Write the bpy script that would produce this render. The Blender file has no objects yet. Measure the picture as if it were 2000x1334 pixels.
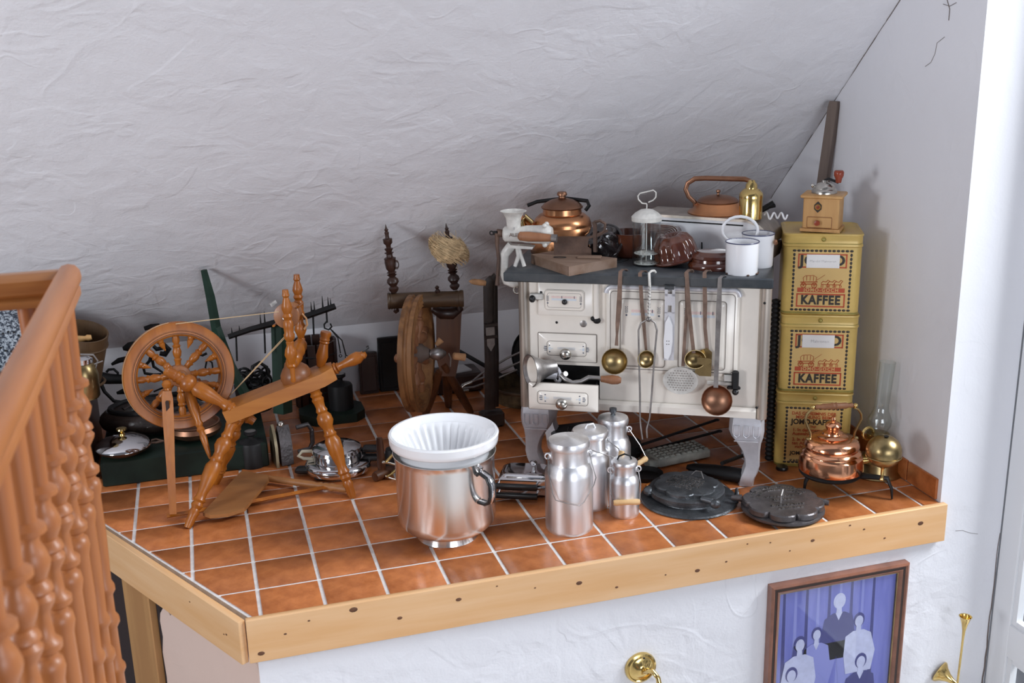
import bpy, bmesh, math, random
from mathutils import Matrix, Vector
from math import sin, cos, pi, radians
random.seed(7)
SC = bpy.context.scene
COL = SC.collection
# ------------------------------------------------------------------ camera
# pose solved from the joints of the tile grid (square tiles, 0.2 m pitch)
F = 2102.2
CAM = Vector((0.3353, -3.2542, 1.7203))
RX = Vector((0.95794038, -0.28598785, -0.02368907))
RY = Vector((-0.10104513, -0.25888974, -0.96060709))
RZ = Vector((0.2685891, 0.92259799, -0.27689862))
cd = bpy.data.cameras.new('camera')
cd.sensor_width = 36.0
cd.lens = 36.0 * F / 2000.0
cd.clip_start = 0.05
cd.dof.use_dof = True
cd.dof.focus_distance = 4.1
cd.dof.aperture_fstop = 5.0
cam = bpy.data.objects.new('camera', cd)
COL.objects.link(cam)
cam.matrix_world = Matrix(((RX[0], -RY[0], -RZ[0], CAM[0]), (RX[1], -RY[1], -RZ[1], CAM[1]), (RX[2], -RY[2], -RZ[2], CAM[2]), (0, 0, 0, 1)))
SC.camera = cam
# ------------------------------------------------------------------ light
SC.view_settings.view_transform = 'Standard'
SC.view_settings.look = 'None'
SC.view_settings.gamma = 1.0
SC.view_settings.use_curve_mapping = False
SC.view_settings.exposure = 0.0
wd = bpy.data.worlds.new('room_ambient')
SC.world = wd
wd.use_nodes = True
bg = wd.node_tree.nodes['Background']
bg.inputs[0].default_value = (0.82, 0.86, 1.0, 1)
bg.inputs[1].default_value = 0.15

def area(name, loc, target, sx, sy, power, col):
    ld = bpy.data.lights.new(name, 'AREA')
    ld.shape = 'RECTANGLE'; ld.size = sx; ld.size_y = sy
    ld.energy = power; ld.color = col
    o = bpy.data.objects.new(name, ld); COL.objects.link(o)
    o.location = loc
    o.rotation_euler = (Vector(target) - Vector(loc)).to_track_quat('-Z', 'Y').to_euler()
    return o
# daylight outside the glazed door in the gable wall (right of the picture)
area('door_daylight', (5.6, -1.75, 3.7), (1.1, 0.0, 0.1), 2.0, 2.0, 540, (0.96, 0.98, 1.0))
# daylight of the windows on the far (left) side of the attic room and behind the camera
area('left_window_daylight', (-3.5, -2.2, 1.5), (2.4, 0.5, 0.7), 1.0, 1.2, 122, (0.90, 0.94, 1.0))
area('rear_window_daylight', (1.9, -5.6, 1.1), (1.6, 0.8, 0.9), 2.4, 1.6, 90, (0.86, 0.91, 1.0))

# ------------------------------------------------------------------ pixel helpers (2000 x 1334 frame)
def ray(u, v):
    return RX * ((u - 1000) / F) + RY * ((v - 667) / F) + RZ
def fl(u, v, z=0.0):                     # where the pixel's ray meets a level surface
    d = ray(u, v); return CAM + d * ((z - CAM.z) / d.z)
def py(u, v, y):                         # ... meets the upright plane Y = y
    d = ray(u, v); return CAM + d * ((y - CAM.y) / d.y)
def pxp(u, v, x):                        # ... meets the upright plane X = x
    d = ray(u, v); return CAM + d * ((x - CAM.x) / d.x)
def ppl(u, v, P, n):
    d = ray(u, v); n = Vector(n); return CAM + d * ((Vector(P) - CAM).dot(n) / d.dot(n))
def dep(P): return (Vector(P) - CAM).dot(RZ)
def mp(P): return dep(P) / F             # metres per pixel at P

# ------------------------------------------------------------------ mesh builder
def frame(A, B):
    """matrix whose z axis runs from A to B, origin A"""
    A = Vector(A); z = (Vector(B) - A).normalized()
    h = Vector((0, 0, 1)) if abs(z.z) < 0.95 else Vector((1, 0, 0))
    x = h.cross(z).normalized(); y = z.cross(x)
    return Matrix(((x[0], y[0], z[0], A[0]), (x[1], y[1], z[1], A[1]), (x[2], y[2], z[2], A[2]), (0, 0, 0, 1)))
def T(x=0, y=0, z=0): return Matrix.Translation((x, y, z))
def Rz(a): return Matrix.Rotation(radians(a), 4, 'Z')
def Rx(a): return Matrix.Rotation(radians(a), 4, 'X')
def Ry(a): return Matrix.Rotation(radians(a), 4, 'Y')
I4 = Matrix.Identity(4)
TH = {}                                  # object -> world matrix

class MB:
    def __init__(s): s.v = []; s.f = []; s.m = []
    def add(s, vs, fs, M=None, m=0):
        b = len(s.v)
        s.v += [(M @ Vector(q)) if M is not None else Vector(q) for q in vs]
        s.f += [tuple(b + i for i in f) for f in fs]; s.m += [m] * len(fs)
        return s
    def box(s, c, d, M=None, m=0):
        x, y, z = c; a, b, h = d[0] / 2, d[1] / 2, d[2] / 2
        vs = [(x + i * a, y + j * b, z + k * h) for k in (-1, 1) for j in (-1, 1) for i in (-1, 1)]
        return s.add(vs, [(0, 2, 3, 1), (4, 5, 7, 6), (0, 1, 5, 4), (2, 6, 7, 3), (0, 4, 6, 2), (1, 3, 7, 5)], M, m)
    def bbox(s, c, d, r, M=None, m=0):   # box with chamfered upright edges and top/bottom
        x, y, z = c; a, b, h = d[0] / 2, d[1] / 2, d[2] / 2
        def ring(i, zz): return [(x + sx * (a - i) - sx * t[0] * r, y + sy * (b - i) - sy * t[1] * r, zz) for sx, sy, t in ((-1, -1, (0, 1)), (-1, -1, (1, 0)), (1, -1, (1, 0)), (1, -1, (0, 1)), (1, 1, (0, 1)), (1, 1, (1, 0)), (-1, 1, (1, 0)), (-1, 1, (0, 1)))]
        rs = [ring(r * 1.1, z - h), ring(0, z - h + r), ring(0, z + h - r), ring(r * 1.1, z + h)]
        return s.rings(rs, M, m)
    def rings(s, rs, M=None, m=0, cap=True, closed=False):
        n = len(rs[0]); vs = [q for r in rs for q in r]; fs = []
        K = len(rs)
        for k in range(K if closed else K - 1):
            k2 = (k + 1) % K
            for i in range(n):
                j = (i + 1) % n
                fs.append((k * n + i, k * n + j, k2 * n + j, k2 * n + i))
        if cap and not closed:
            fs.append(tuple(range(n - 1, -1, -1))); fs.append(tuple((K - 1) * n + i for i in range(n)))
        return s.add(vs, fs, M, m)
    def lathe(s, prof, n=24, M=None, m=0, rib=None):
        """prof = [(r, z)...] from bottom to top, closed where r == 0"""
        vs = []; fs = []; idx = []
        for r, z in prof:
            if r < 1e-6: idx.append([len(vs)]); vs.append((0, 0, z))
            else:
                idx.append(list(range(len(vs), len(vs) + n)))
                for i in range(n):
                    a = 2 * pi * i / n; q = r * (rib(a, z) if rib else 1); vs.append((q * cos(a), q * sin(a), z))
        for A, B in zip(idx, idx[1:]):
            for i in range(n):
                j = (i + 1) % n
                if len(A) == 1 and len(B) == 1: break
                if len(A) == 1: fs.append((A[0], B[j], B[i]))
                elif len(B) == 1: fs.append((A[i], A[j], B[0]))
                else: fs.append((A[i], A[j], B[j], B[i]))
        return s.add(vs, fs, M, m)
    def turn(s, A, B, prof, n=14, m=0):  # turned piece from A to B, prof = [(t, r)...] with t in 0..1
        Lg = (Vector(B) - Vector(A)).length
        p = [(0, prof[0][0] * Lg)] + [(r, t * Lg) for t, r in prof] + [(0, prof[-1][0] * Lg)]
        return s.lathe(p, n, frame(A, B), m)
    def tube(s, pts, r, n=8, closed=False, m=0, flat=None, M=None):
        pts = [Vector(p) for p in pts]; K = len(pts); n = 10 if 7 <= n < 10 else n
        rr = r if isinstance(r, (list, tuple)) else [r] * K
        rs = []; up = None
        for k, p in enumerate(pts):
            a = pts[k - 1] if (k or closed) else p; b = pts[(k + 1) % K] if (k < K - 1 or closed) else p
            t = (b - a).normalized()
            if up is None:
                up = Vector((0, 0, 1)) if abs(t.z) < 0.9 else Vector((0, 1, 0))
            x = up.cross(t)
            if x.length < 1e-4: x = Vector((1, 0, 0)).cross(t)
            x.normalize(); y = t.cross(x).normalized(); up = y
            w = flat or 1.0
            rs.append([p + x * (rr[k] * cos(2 * pi * i / n)) + y * (rr[k] * w * sin(2 * pi * i / n)) for i in range(n)])
        return s.rings(rs, M, m, closed=closed)
    def prism(s, poly, h, M=None, m=0, z0=0.0):
        n = len(poly)
        vs = [(x, y, z0) for x, y in poly] + [(x, y, z0 + h) for x, y in poly]
        fs = [tuple(range(n - 1, -1, -1)), tuple(range(n, 2 * n))] + [(i, (i + 1) % n, n + (i + 1) % n, n + i) for i in range(n)]
        return s.add(vs, fs, M, m)
    def sph(s, c, r, n=16, M=None, m=0):
        r = r if isinstance(r, (tuple, list)) else (r, r, r); k = max(6, n // 2)
        prof = [(0, -1)] + [(sin(pi * i / k), -cos(pi * i / k)) for i in range(1, k)] + [(0, 1)]
        MM = Matrix.Translation(c) @ Matrix.Diagonal((r[0], r[1], r[2], 1))
        return s.lathe(prof, n, (M @ MM) if M is not None else MM, m)
    def torus(s, R, r, n=32, k=8, M=None, m=0, sq=1.0):
        rs = [[((R + r * cos(2 * pi * j / k)) * cos(2 * pi * i / n), (R + r * cos(2 * pi * j / k)) * sin(2 * pi * i / n), r * sq * sin(2 * pi * j / k)) for j in range(k)] for i in range(n)]
        return s.rings(rs, M, m, closed=True)
    def build(s, name, mat, parent=None, w=False, ang=42, label=None, kind=None):
        me = bpy.data.meshes.new(name)
        vs = s.v
        if w and parent is not None:
            Mi = TH[parent].inverted(); vs = [Mi @ q for q in vs]
        me.from_pydata([tuple(q) for q in vs], [], s.f)
        for mm in (mat if isinstance(mat, (list, tuple)) else [mat]): me.materials.append(mm)
        me.polygons.foreach_set('material_index', s.m)
        me.polygons.foreach_set('use_smooth', [True] * len(me.polygons))
        me.update()
        bm = bmesh.new(); bm.from_mesh(me); bmesh.ops.recalc_face_normals(bm, faces=bm.faces); bm.to_mesh(me); bm.free()
        me.set_sharp_from_angle(angle=radians(ang))
        o = bpy.data.objects.new(name, me); COL.objects.link(o)
        if parent is not None: o.parent = parent; TH[o] = TH[parent]
        else: TH[o] = Matrix.Identity(4)
        if label: o['label'] = label
        if kind: o['kind'] = kind
        return o

def tag(o, label, cat, group=None):
    o['label'] = label; o['category'] = cat
    if group: o['group'] = group
    return o
def thing(name, label, cat, M, group=None):
    o = bpy.data.objects.new(name, None); COL.objects.link(o)
    o.empty_display_size = 0.05
    if not isinstance(M, Matrix): M = Matrix.Translation(M)
    o.matrix_world = M.copy(); TH[o] = M.copy()
    return tag(o, label, cat, group)
def struct(o): o['kind'] = 'structure'; return o
def share(src, parent, M):               # another copy of a part under the same thing
    o = src.copy(); COL.objects.link(o); o.parent = parent; o.matrix_local = M; TH[o] = TH[parent]; return o
def text_into(mb, txt, size, M, m=0, depth=0.0006, bold=0.0, spacing=1.0, align='CENTER'):
    c = bpy.data.curves.new('t', 'FONT'); c.body = txt; c.size = size; c.extrude = depth; c.align_x = align; c.align_y = 'CENTER'
    c.offset = bold; c.space_character = spacing; c.resolution_u = 3
    o = bpy.data.objects.new('t', c); COL.objects.link(o)
    dg = bpy.context.evaluated_depsgraph_get(); me = o.evaluated_get(dg).to_mesh()
    mb.add([tuple(q.co) for q in me.vertices], [tuple(p.vertices) for p in me.polygons], M, m)
    o.evaluated_get(dg).to_mesh_clear(); bpy.data.objects.remove(o); bpy.data.curves.remove(c)
# ------------------------------------------------------------------ materials
def mat(name, col, rough=0.5, metal=0.0, var=0.0, vscale=8.0, bump=0.0, bscale=60.0, col2=None, stretch=None, coat=0.0, spec=None, objrand=0.0, thr=(0.35, 0.65), rvar=0.0, detail=4.0, aniso=0.0):
    m = bpy.data.materials.new(name); m.use_nodes = True
    nt = m.node_tree; N = nt.nodes; L = nt.links; P = N['Principled BSDF']
    P.inputs['Base Color'].default_value = (*col, 1); P.inputs['Roughness'].default_value = rough; P.inputs['Metallic'].default_value = metal
    if coat: P.inputs['Coat Weight'].default_value = coat; P.inputs['Coat Roughness'].default_value = 0.12
    if aniso:
        tg = N.new('ShaderNodeTangent'); tg.direction_type = 'RADIAL'; tg.axis = 'Z'; L.new(tg.outputs[0], P.inputs['Tangent'])
        P.inputs['Anisotropic'].default_value = aniso; P.inputs['Anisotropic Rotation'].default_value = 0.25
    if spec is not None: P.inputs['Specular IOR Level'].default_value = spec
    tc = N.new('ShaderNodeTexCoord'); mp_ = N.new('ShaderNodeMapping'); L.new(tc.outputs['Object'], mp_.inputs[0])
    if stretch: mp_.inputs['Scale'].default_value = stretch
    csock = None
    if var or col2:
        nz = N.new('ShaderNodeTexNoise'); nz.inputs['Scale'].default_value = vscale; nz.inputs['Detail'].default_value = detail; nz.inputs['Roughness'].default_value = 0.6
        L.new(mp_.outputs[0], nz.inputs['Vector'])
        rp = N.new('ShaderNodeValToRGB'); L.new(nz.outputs['Fac'], rp.inputs[0])
        c2 = col2 or tuple(max(0, c * (1 - var)) for c in col); c1 = col if col2 else tuple(min(1, c * (1 + var * .6)) for c in col)
        rp.color_ramp.elements[0].position = thr[0]; rp.color_ramp.elements[1].position = thr[1]
        rp.color_ramp.elements[0].color = (*c2, 1); rp.color_ramp.elements[1].color = (*c1, 1)
        csock = rp.outputs[0]
        if rvar:
            mr = N.new('ShaderNodeMapRange'); L.new(nz.outputs['Fac'], mr.inputs[0]); mr.inputs[1].default_value = .3; mr.inputs[2].default_value = .7
            mr.inputs[3].default_value = rough + rvar; mr.inputs[4].default_value = max(.02, rough - rvar); L.new(mr.outputs[0], P.inputs['Roughness'])
    if objrand:
        oi = N.new('ShaderNodeObjectInfo'); hs = N.new('ShaderNodeHueSaturation')
        mr = N.new('ShaderNodeMapRange'); L.new(oi.outputs['Random'], mr.inputs[0]); mr.inputs[3].default_value = 1 - objrand; mr.inputs[4].default_value = 1 + objrand
        L.new(mr.outputs[0], hs.inputs['Value'])
        if csock: L.new(csock, hs.inputs['Color'])
        else: hs.inputs['Color'].default_value = (*col, 1)
        csock = hs.outputs[0]
    if csock: L.new(csock, P.inputs['Base Color'])
    if bump:
        nb = N.new('ShaderNodeTexNoise'); nb.inputs['Scale'].default_value = bscale; nb.inputs['Detail'].default_value = 5; L.new(mp_.outputs[0], nb.inputs['Vector'])
        bp = N.new('ShaderNodeBump'); bp.inputs['Strength'].default_value = bump; bp.inputs['Distance'].default_value = 0.01
        L.new(nb.outputs['Fac'], bp.inputs['Height']); L.new(bp.outputs[0], P.inputs['Normal'])
    return m

def plaster(name, col, k=1.0, sx=(1, 1, 1)):
    m = mat(name, col, 0.85, spec=0.2); nt = m.node_tree; N = nt.nodes; L = nt.links; P = N['Principled BSDF']
    tc = N.new('ShaderNodeTexCoord'); mp_ = N.new('ShaderNodeMapping'); mp_.inputs['Scale'].default_value = sx; L.new(tc.outputs['Object'], mp_.inputs[0])
    def noise(sc, det, dist, ro=.55):
        n = N.new('ShaderNodeTexNoise'); n.inputs['Scale'].default_value = sc; n.inputs['Detail'].default_value = det; n.inputs['Distortion'].default_value = dist; n.inputs['Roughness'].default_value = ro
        L.new(mp_.outputs[0], n.inputs['Vector']); return n.outputs['Fac']
    def ridge(f, lo, hi):                # trowel strokes: thin raised edges along a level of the noise
        a = N.new('ShaderNodeMath'); a.operation = 'SUBTRACT'; L.new(f, a.inputs[0]); a.inputs[1].default_value = 0.5
        b = N.new('ShaderNodeMath'); b.operation = 'ABSOLUTE'; L.new(a.outputs[0], b.inputs[0])
        c = N.new('ShaderNodeMapRange'); L.new(b.outputs[0], c.inputs[0]); c.inputs[1].default_value = lo; c.inputs[2].default_value = hi; c.inputs[3].default_value = 1; c.inputs[4].default_value = 0
        return c.outputs[0]
    def mul(a, f):
        q = N.new('ShaderNodeMath'); q.operation = 'MULTIPLY'; L.new(a, q.inputs[0])
        if isinstance(f, float): q.inputs[1].default_value = f
        else: L.new(f, q.inputs[1])
        return q.outputs[0]
    def add(a, b):
        q = N.new('ShaderNodeMath'); q.operation = 'ADD'; L.new(a, q.inputs[0]); L.new(b, q.inputs[1]); return q.outputs[0]
    def mask(f, lo, hi):
        c = N.new('ShaderNodeMapRange'); L.new(f, c.inputs[0]); c.inputs[1].default_value = lo; c.inputs[2].default_value = hi; return c.outputs[0]
    big = noise(1.5, 2, .3, .45); mid = noise(8.5, 3, .5, .5); fine = noise(120, 3, 0)
    r1 = mul(ridge(noise(2.2, 1.0, .9, .4), 0.0, .022), mask(noise(3.1, 1, 0), .46, .60)); r2 = mul(ridge(noise(4.6, 1.0, .7, .4), 0.0, .03), mask(noise(2.3, 1, .5), .50, .66))
    patch = mask(noise(4.0, 2, 1.0), .52, .58)
    h = add(add(add(mul(big, .8 * k), mul(mid, .22 * k)), mul(patch, .040 * k)), add(mul(fine, .034 * k), add(mul(r1, .032 * k), mul(r2, .030 * k))))
    bp = N.new('ShaderNodeBump'); bp.inputs['Strength'].default_value = 0.55; bp.inputs['Distance'].default_value = 0.05
    L.new(h, bp.inputs['Height']); L.new(bp.outputs[0], P.inputs['Normal'])
    return m

def wood(name, c1, c2, rough=0.45, axis='z', sc=6.0, coat=0.0, bump=.05):
    st = {'z': (1, 1, .09), 'x': (.09, 1, 1), 'y': (1, .09, 1)}[axis]
    return mat(name, c1, rough, col2=c2, vscale=sc * 6, stretch=st, bump=bump, bscale=sc * 14, thr=(.38, .62), coat=coat)

def glassy(name, tint=(0.96, 0.98, 0.98), ior=1.45, gloss=1.0):
    m = bpy.data.materials.new(name); m.use_nodes = True; nt = m.node_tree; N = nt.nodes; L = nt.links
    N.remove(N['Principled BSDF']); out = N['Material Output']
    tr = N.new('ShaderNodeBsdfTransparent'); tr.inputs[0].default_value = (*tint, 1)
    gl = N.new('ShaderNodeBsdfGlossy'); gl.inputs['Roughness'].default_value = 0.03
    lw = N.new('ShaderNodeLayerWeight'); lw.inputs[0].default_value = 0.5
    pw = N.new('ShaderNodeMath'); pw.operation = 'POWER'; L.new(lw.outputs['Facing'], pw.inputs[0]); pw.inputs[1].default_value = 3.5
    fr = N.new('ShaderNodeMapRange'); L.new(pw.outputs[0], fr.inputs[0]); fr.inputs[3].default_value = 0.05; fr.inputs[4].default_value = 0.75 * gloss
    mx = N.new('ShaderNodeMixShader'); L.new(fr.outputs[0], mx.inputs[0]); L.new(tr.outputs[0], mx.inputs[1]); L.new(gl.outputs[0], mx.inputs[2]); L.new(mx.outputs[0], out.inputs[0])
    return m

M_plaster = plaster('white_plaster', (0.80, 0.80, 0.835), 1.35)
M_slope = plaster('white_plaster_slope', (0.80, 0.80, 0.835), 1.35, (0.9, 1, 1))
M_smooth = plaster('smooth_plaster', (0.80, 0.80, 0.835), 0.35)
M_pink = plaster('bare_plaster', (0.66, 0.50, 0.43), 0.4)
M_crack = mat('crack', (0.16, 0.13, 0.12), .9)
M_tile = mat('terracotta_tile', (0.54, 0.185, 0.058), 0.36, col2=(0.34, 0.098, 0.026), vscale=16, bump=.10, bscale=60, objrand=.20, thr=(.32, .68), detail=10)
M_grout = mat('grout', (0.74, 0.72, 0.70), .9, var=.12, vscale=30, bump=.1)
M_pine = wood('pine_board', (0.75, 0.47, 0.25), (0.69, 0.39, 0.175), .4, 'x', 2.2)
M_pined = M_pine
M_knot = mat('knot', (0.13, 0.05, 0.02), .6, var=.3, vscale=40)
M_ply = wood('stair_board', (0.48, 0.26, 0.10), (0.38, 0.19, 0.07), .5, 'z', 2)
M_rail = wood('stained_beech', (0.42, 0.155, 0.048), (0.33, 0.108, 0.031), .42, 'z', 2.5, coat=.08)
M_raily = wood('stained_beech_rail', (0.45, 0.170, 0.053), (0.36, 0.122, 0.035), .40, 'y', 2.5, coat=.08)
M_railx = wood('stained_oak_rail', (0.42, 0.17, 0.045), (0.29, 0.10, 0.025), .4, 'x', 3, coat=.2)
M_wood = wood('honey_wood', (0.39, 0.122, 0.010), (0.28, 0.078, 0.006), .36, 'z', 3, coat=.08)
M_woodpale = wood('pale_wood', (0.62, 0.36, 0.14), (0.50, 0.26, 0.09), .45, 'z', 3)
M_woodl = wood('light_wood', (0.72, 0.48, 0.24), (0.62, 0.38, 0.17), .5, 'z', 3)
M_woodbr = wood('brown_wood', (0.30, 0.13, 0.06), (0.22, 0.09, 0.04), .5, 'z', 3)
M_wooddk = wood('dark_turned_wood', (0.040, 0.016, 0.010), (0.022, 0.009, 0.007), .38, 'z', 3)
M_wheel2 = wood('worn_wheel_wood', (0.30, 0.14, 0.05), (0.13, 0.055, 0.02), .5, 'z', 3)
M_beam2 = wood('old_beam_wood', (0.085, 0.045, 0.018), (0.042, 0.021, 0.010), .5, 'x', 3)
M_body2 = wood('old_body_wood', (0.12, 0.042, 0.014), (0.05, 0.017, 0.008), .45, 'z', 2)
M_board = wood('weathered_block', (0.23, 0.155, 0.115), (0.15, 0.085, 0.05), .7, 'x', 2)
M_greywood = wood('grey_wood', (0.15, 0.11, 0.09), (0.10, 0.07, 0.058), .7, 'z', 3)
M_treadle = wood('treadle_wood', (0.34, 0.145, 0.045), (0.27, 0.105, 0.03), .5, 'x', 3)
M_black = mat('black_iron', (0.010, 0.0095, 0.010), .5, 0.0, bump=.1, bscale=60, spec=.3)
M_blackpl = mat('black_plastic', (0.012, 0.012, 0.013), .3)
M_cast = mat('cast_iron', (0.085, 0.092, 0.10), .36, .6, var=.35, vscale=18, bump=.25, bscale=90)
M_castbr = mat('cast_iron_brown', (0.11, 0.10, 0.102), .38, .6, var=.3, vscale=18, bump=.25, bscale=90)
M_slab = mat('blued_stove_plate', (0.045, 0.055, 0.065), .38, .4, col2=(0.10, 0.105, 0.11), vscale=6, bump=.1)
M_steel = mat('worn_steel', (0.36, 0.34, 0.33), .38, .9, var=.35, vscale=14)
M_rust = mat('rusty_steel', (0.15, 0.09, 0.065), .6, .4, col2=(0.085, 0.052, 0.040), vscale=14, bump=.1)
M_rustl = mat('brown_handle_steel', (0.27, 0.185, 0.145), .45, .7, var=.3, vscale=20)
M_chrome = mat('polished_steel', (0.86, 0.84, 0.82), .24, 1.0, aniso=.8)
M_chrome2 = mat('chrome', (0.72, 0.72, 0.74), .10, 1.0)
M_alu = mat('aluminium', (0.84, 0.84, 0.86), .40, 1.0, var=.10, vscale=30, stretch=(1, 1, .06), aniso=.6)
M_alup = mat('aluminium_paint', (0.70, 0.70, 0.74), .38, .35, var=.12, vscale=12, bump=.05)
M_nickel = mat('nickel', (0.55, 0.52, 0.47), .25, 1.0, var=.2, vscale=30)
M_copper = mat('polished_copper', (0.86, 0.42, 0.24), .16, 1.0, var=.12, vscale=9)
M_copperm = mat('satin_copper', (0.74, 0.33, 0.15), .28, 1.0, col2=(0.50, 0.25, 0.13), vscale=7, thr=(.3, .6))
M_copperd = mat('tarnished_copper', (0.40, 0.20, 0.12), .38, 1.0, col2=(0.26, 0.14, 0.09), vscale=8)
M_brass = mat('brass', (0.74, 0.54, 0.21), .18, 1.0, var=.15, vscale=10)
M_brassd = mat('tarnished_brass', (0.40, 0.295, 0.14), .32, 1.0, var=.3, vscale=9)
M_cream = mat('cream_enamel', (0.85, 0.79, 0.71), .25, 0, var=.06, vscale=5, coat=.3)
M_creamdk = mat('enamel_dark_line', (0.23, 0.20, 0.18), .5)  # dark lines round the stove panels, dark dots of the skimmer
M_post = mat('worn_nickel_post', (0.50, 0.44, 0.38), .35, .7, var=.3, vscale=10, stretch=(1, 1, .2))
M_white = mat('white_enamel', (0.88, 0.88, 0.90), .16, coat=.4)
M_whiteworn = mat('worn_white_enamel', (0.64, 0.62, 0.58), .35, var=.22, vscale=20)
M_blue = mat('blue_enamel_rim', (0.06, 0.07, 0.14), .3)
M_porc = mat('white_porcelain', (0.85, 0.86, 0.88), .12, coat=.5)
M_speck = mat('speckled_enamel', (0.42, 0.47, 0.52), .25, col2=(0.03, 0.04, 0.06), vscale=95, thr=(.44, .60), detail=2, coat=.3)
M_brown = mat('brown_glaze', (0.070, 0.016, 0.010), .12, col2=(0.11, 0.032, 0.014), vscale=9, coat=.8)
M_brownb = mat('dark_glaze', (0.020, 0.014, 0.014), .10, coat=.8, var=.4, vscale=9)
M_gold = mat('gold_tin_paint', (0.66, 0.46, 0.13), .33, .1, var=.12, vscale=6)
M_golde = mat('gold_tin_edge', (0.36, 0.29, 0.07), .35, .3, var=.3, vscale=14)
M_print = mat('print_black', (0.03, 0.022, 0.015), .45)
M_red = mat('print_red', (0.50, 0.075, 0.02), .45)
M_orange = mat('print_ground', (0.70, 0.47, 0.17), .4)
M_paper = mat('paper_label', (0.84, 0.82, 0.80), .8)
M_ink = mat('pencil', (0.40, 0.38, 0.40), .8)
M_leather = mat('dark_leather', (0.024, 0.015, 0.012), .32, var=.5, vscale=12, bump=.2, bscale=40)
M_wool = mat('raw_wool', (0.64, 0.47, 0.27), .95, var=.25, vscale=40)
M_cord = mat('cord', (0.62, 0.45, 0.26), .9)
M_green = mat('green_paint', (0.010, 0.036, 0.022), .42, var=.4, vscale=7)
M_greendk = mat('dark_green_paint', (0.007, 0.016, 0.011), .5, var=.4, vscale=7, spec=.3)
M_stone = mat('grey_cast', (0.36, 0.37, 0.33), .8, var=.25, vscale=25, bump=.3, bscale=60)
M_cork = mat('cork', (0.50, 0.27, 0.13), .8, var=.3, vscale=30)
M_redwood = mat('red_knob', (0.30, 0.05, 0.02), .3, var=.3)
M_glass = glassy('clear_glass')
M_pane = glassy('window_pane', (0.97, 0.985, 1.0), 1.3)
M_frame = mat('mahogany_frame', (0.24, 0.095, 0.055), .28, var=.25, vscale=12, coat=.4)
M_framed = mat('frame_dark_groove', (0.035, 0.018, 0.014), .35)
M_doorw = mat('white_door_paint', (0.78, 0.79, 0.81), .35)
M_wicker = mat('wicker', (0.13, 0.085, 0.04), .7, var=.4, vscale=30, bump=.3)
M_sieve = wood('sieve_wood', (0.11, 0.06, 0.026), (0.07, 0.036, 0.015), .6, 'z', 2)
M_cloth = mat('white_cloth', (0.62, 0.62, 0.62), .8)
M_fpurple = mat('print_blue', (0.14, 0.15, 0.52), .35, col2=(0.25, 0.26, 0.66), vscale=5, stretch=(3, 1, .4))
M_fpale = mat('print_pale', (0.66, 0.66, 0.86), .35, var=.1, vscale=30)
M_fdark = mat('print_navy', (0.045, 0.045, 0.22), .35)
M_fmid = mat('print_mid', (0.30, 0.31, 0.68), .35)
# ------------------------------------------------------------------ setting
YB = 1.90; ZK = 0.345; SL = 0.919                    # knee wall, slope foot height and pitch
def slope_z(y): return ZK + SL * (YB - y)
def wall_x(y): return 2.873 + 0.045 * (y + 0.193)
FY = -0.175                                          # plaster face of the low front wall
REG = [(0.372, -0.185), (-0.205, 0.86), (-1.9, 0.86), (-1.9, YB), (wall_x(YB), YB), (wall_x(-.185), -0.185)]
def clip(poly, a, b, keep):
    out = []; nx, ny = -(b[1] - a[1]), b[0] - a[0]
    if nx * (keep[0] - a[0]) + ny * (keep[1] - a[1]) < 0: nx, ny = -nx, -ny
    d = [nx * (p[0] - a[0]) + ny * (p[1] - a[1]) for p in poly]
    for i in range(len(poly)):
        j = (i + 1) % len(poly)
        if d[i] >= 0: out.append(poly[i])
        if (d[i] >= 0) != (d[j] >= 0):
            t = d[i] / (d[i] - d[j]); out.append((poly[i][0] + t * (poly[j][0] - poly[i][0]), poly[i][1] + t * (poly[j][1] - poly[i][1])))
    return out
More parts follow.
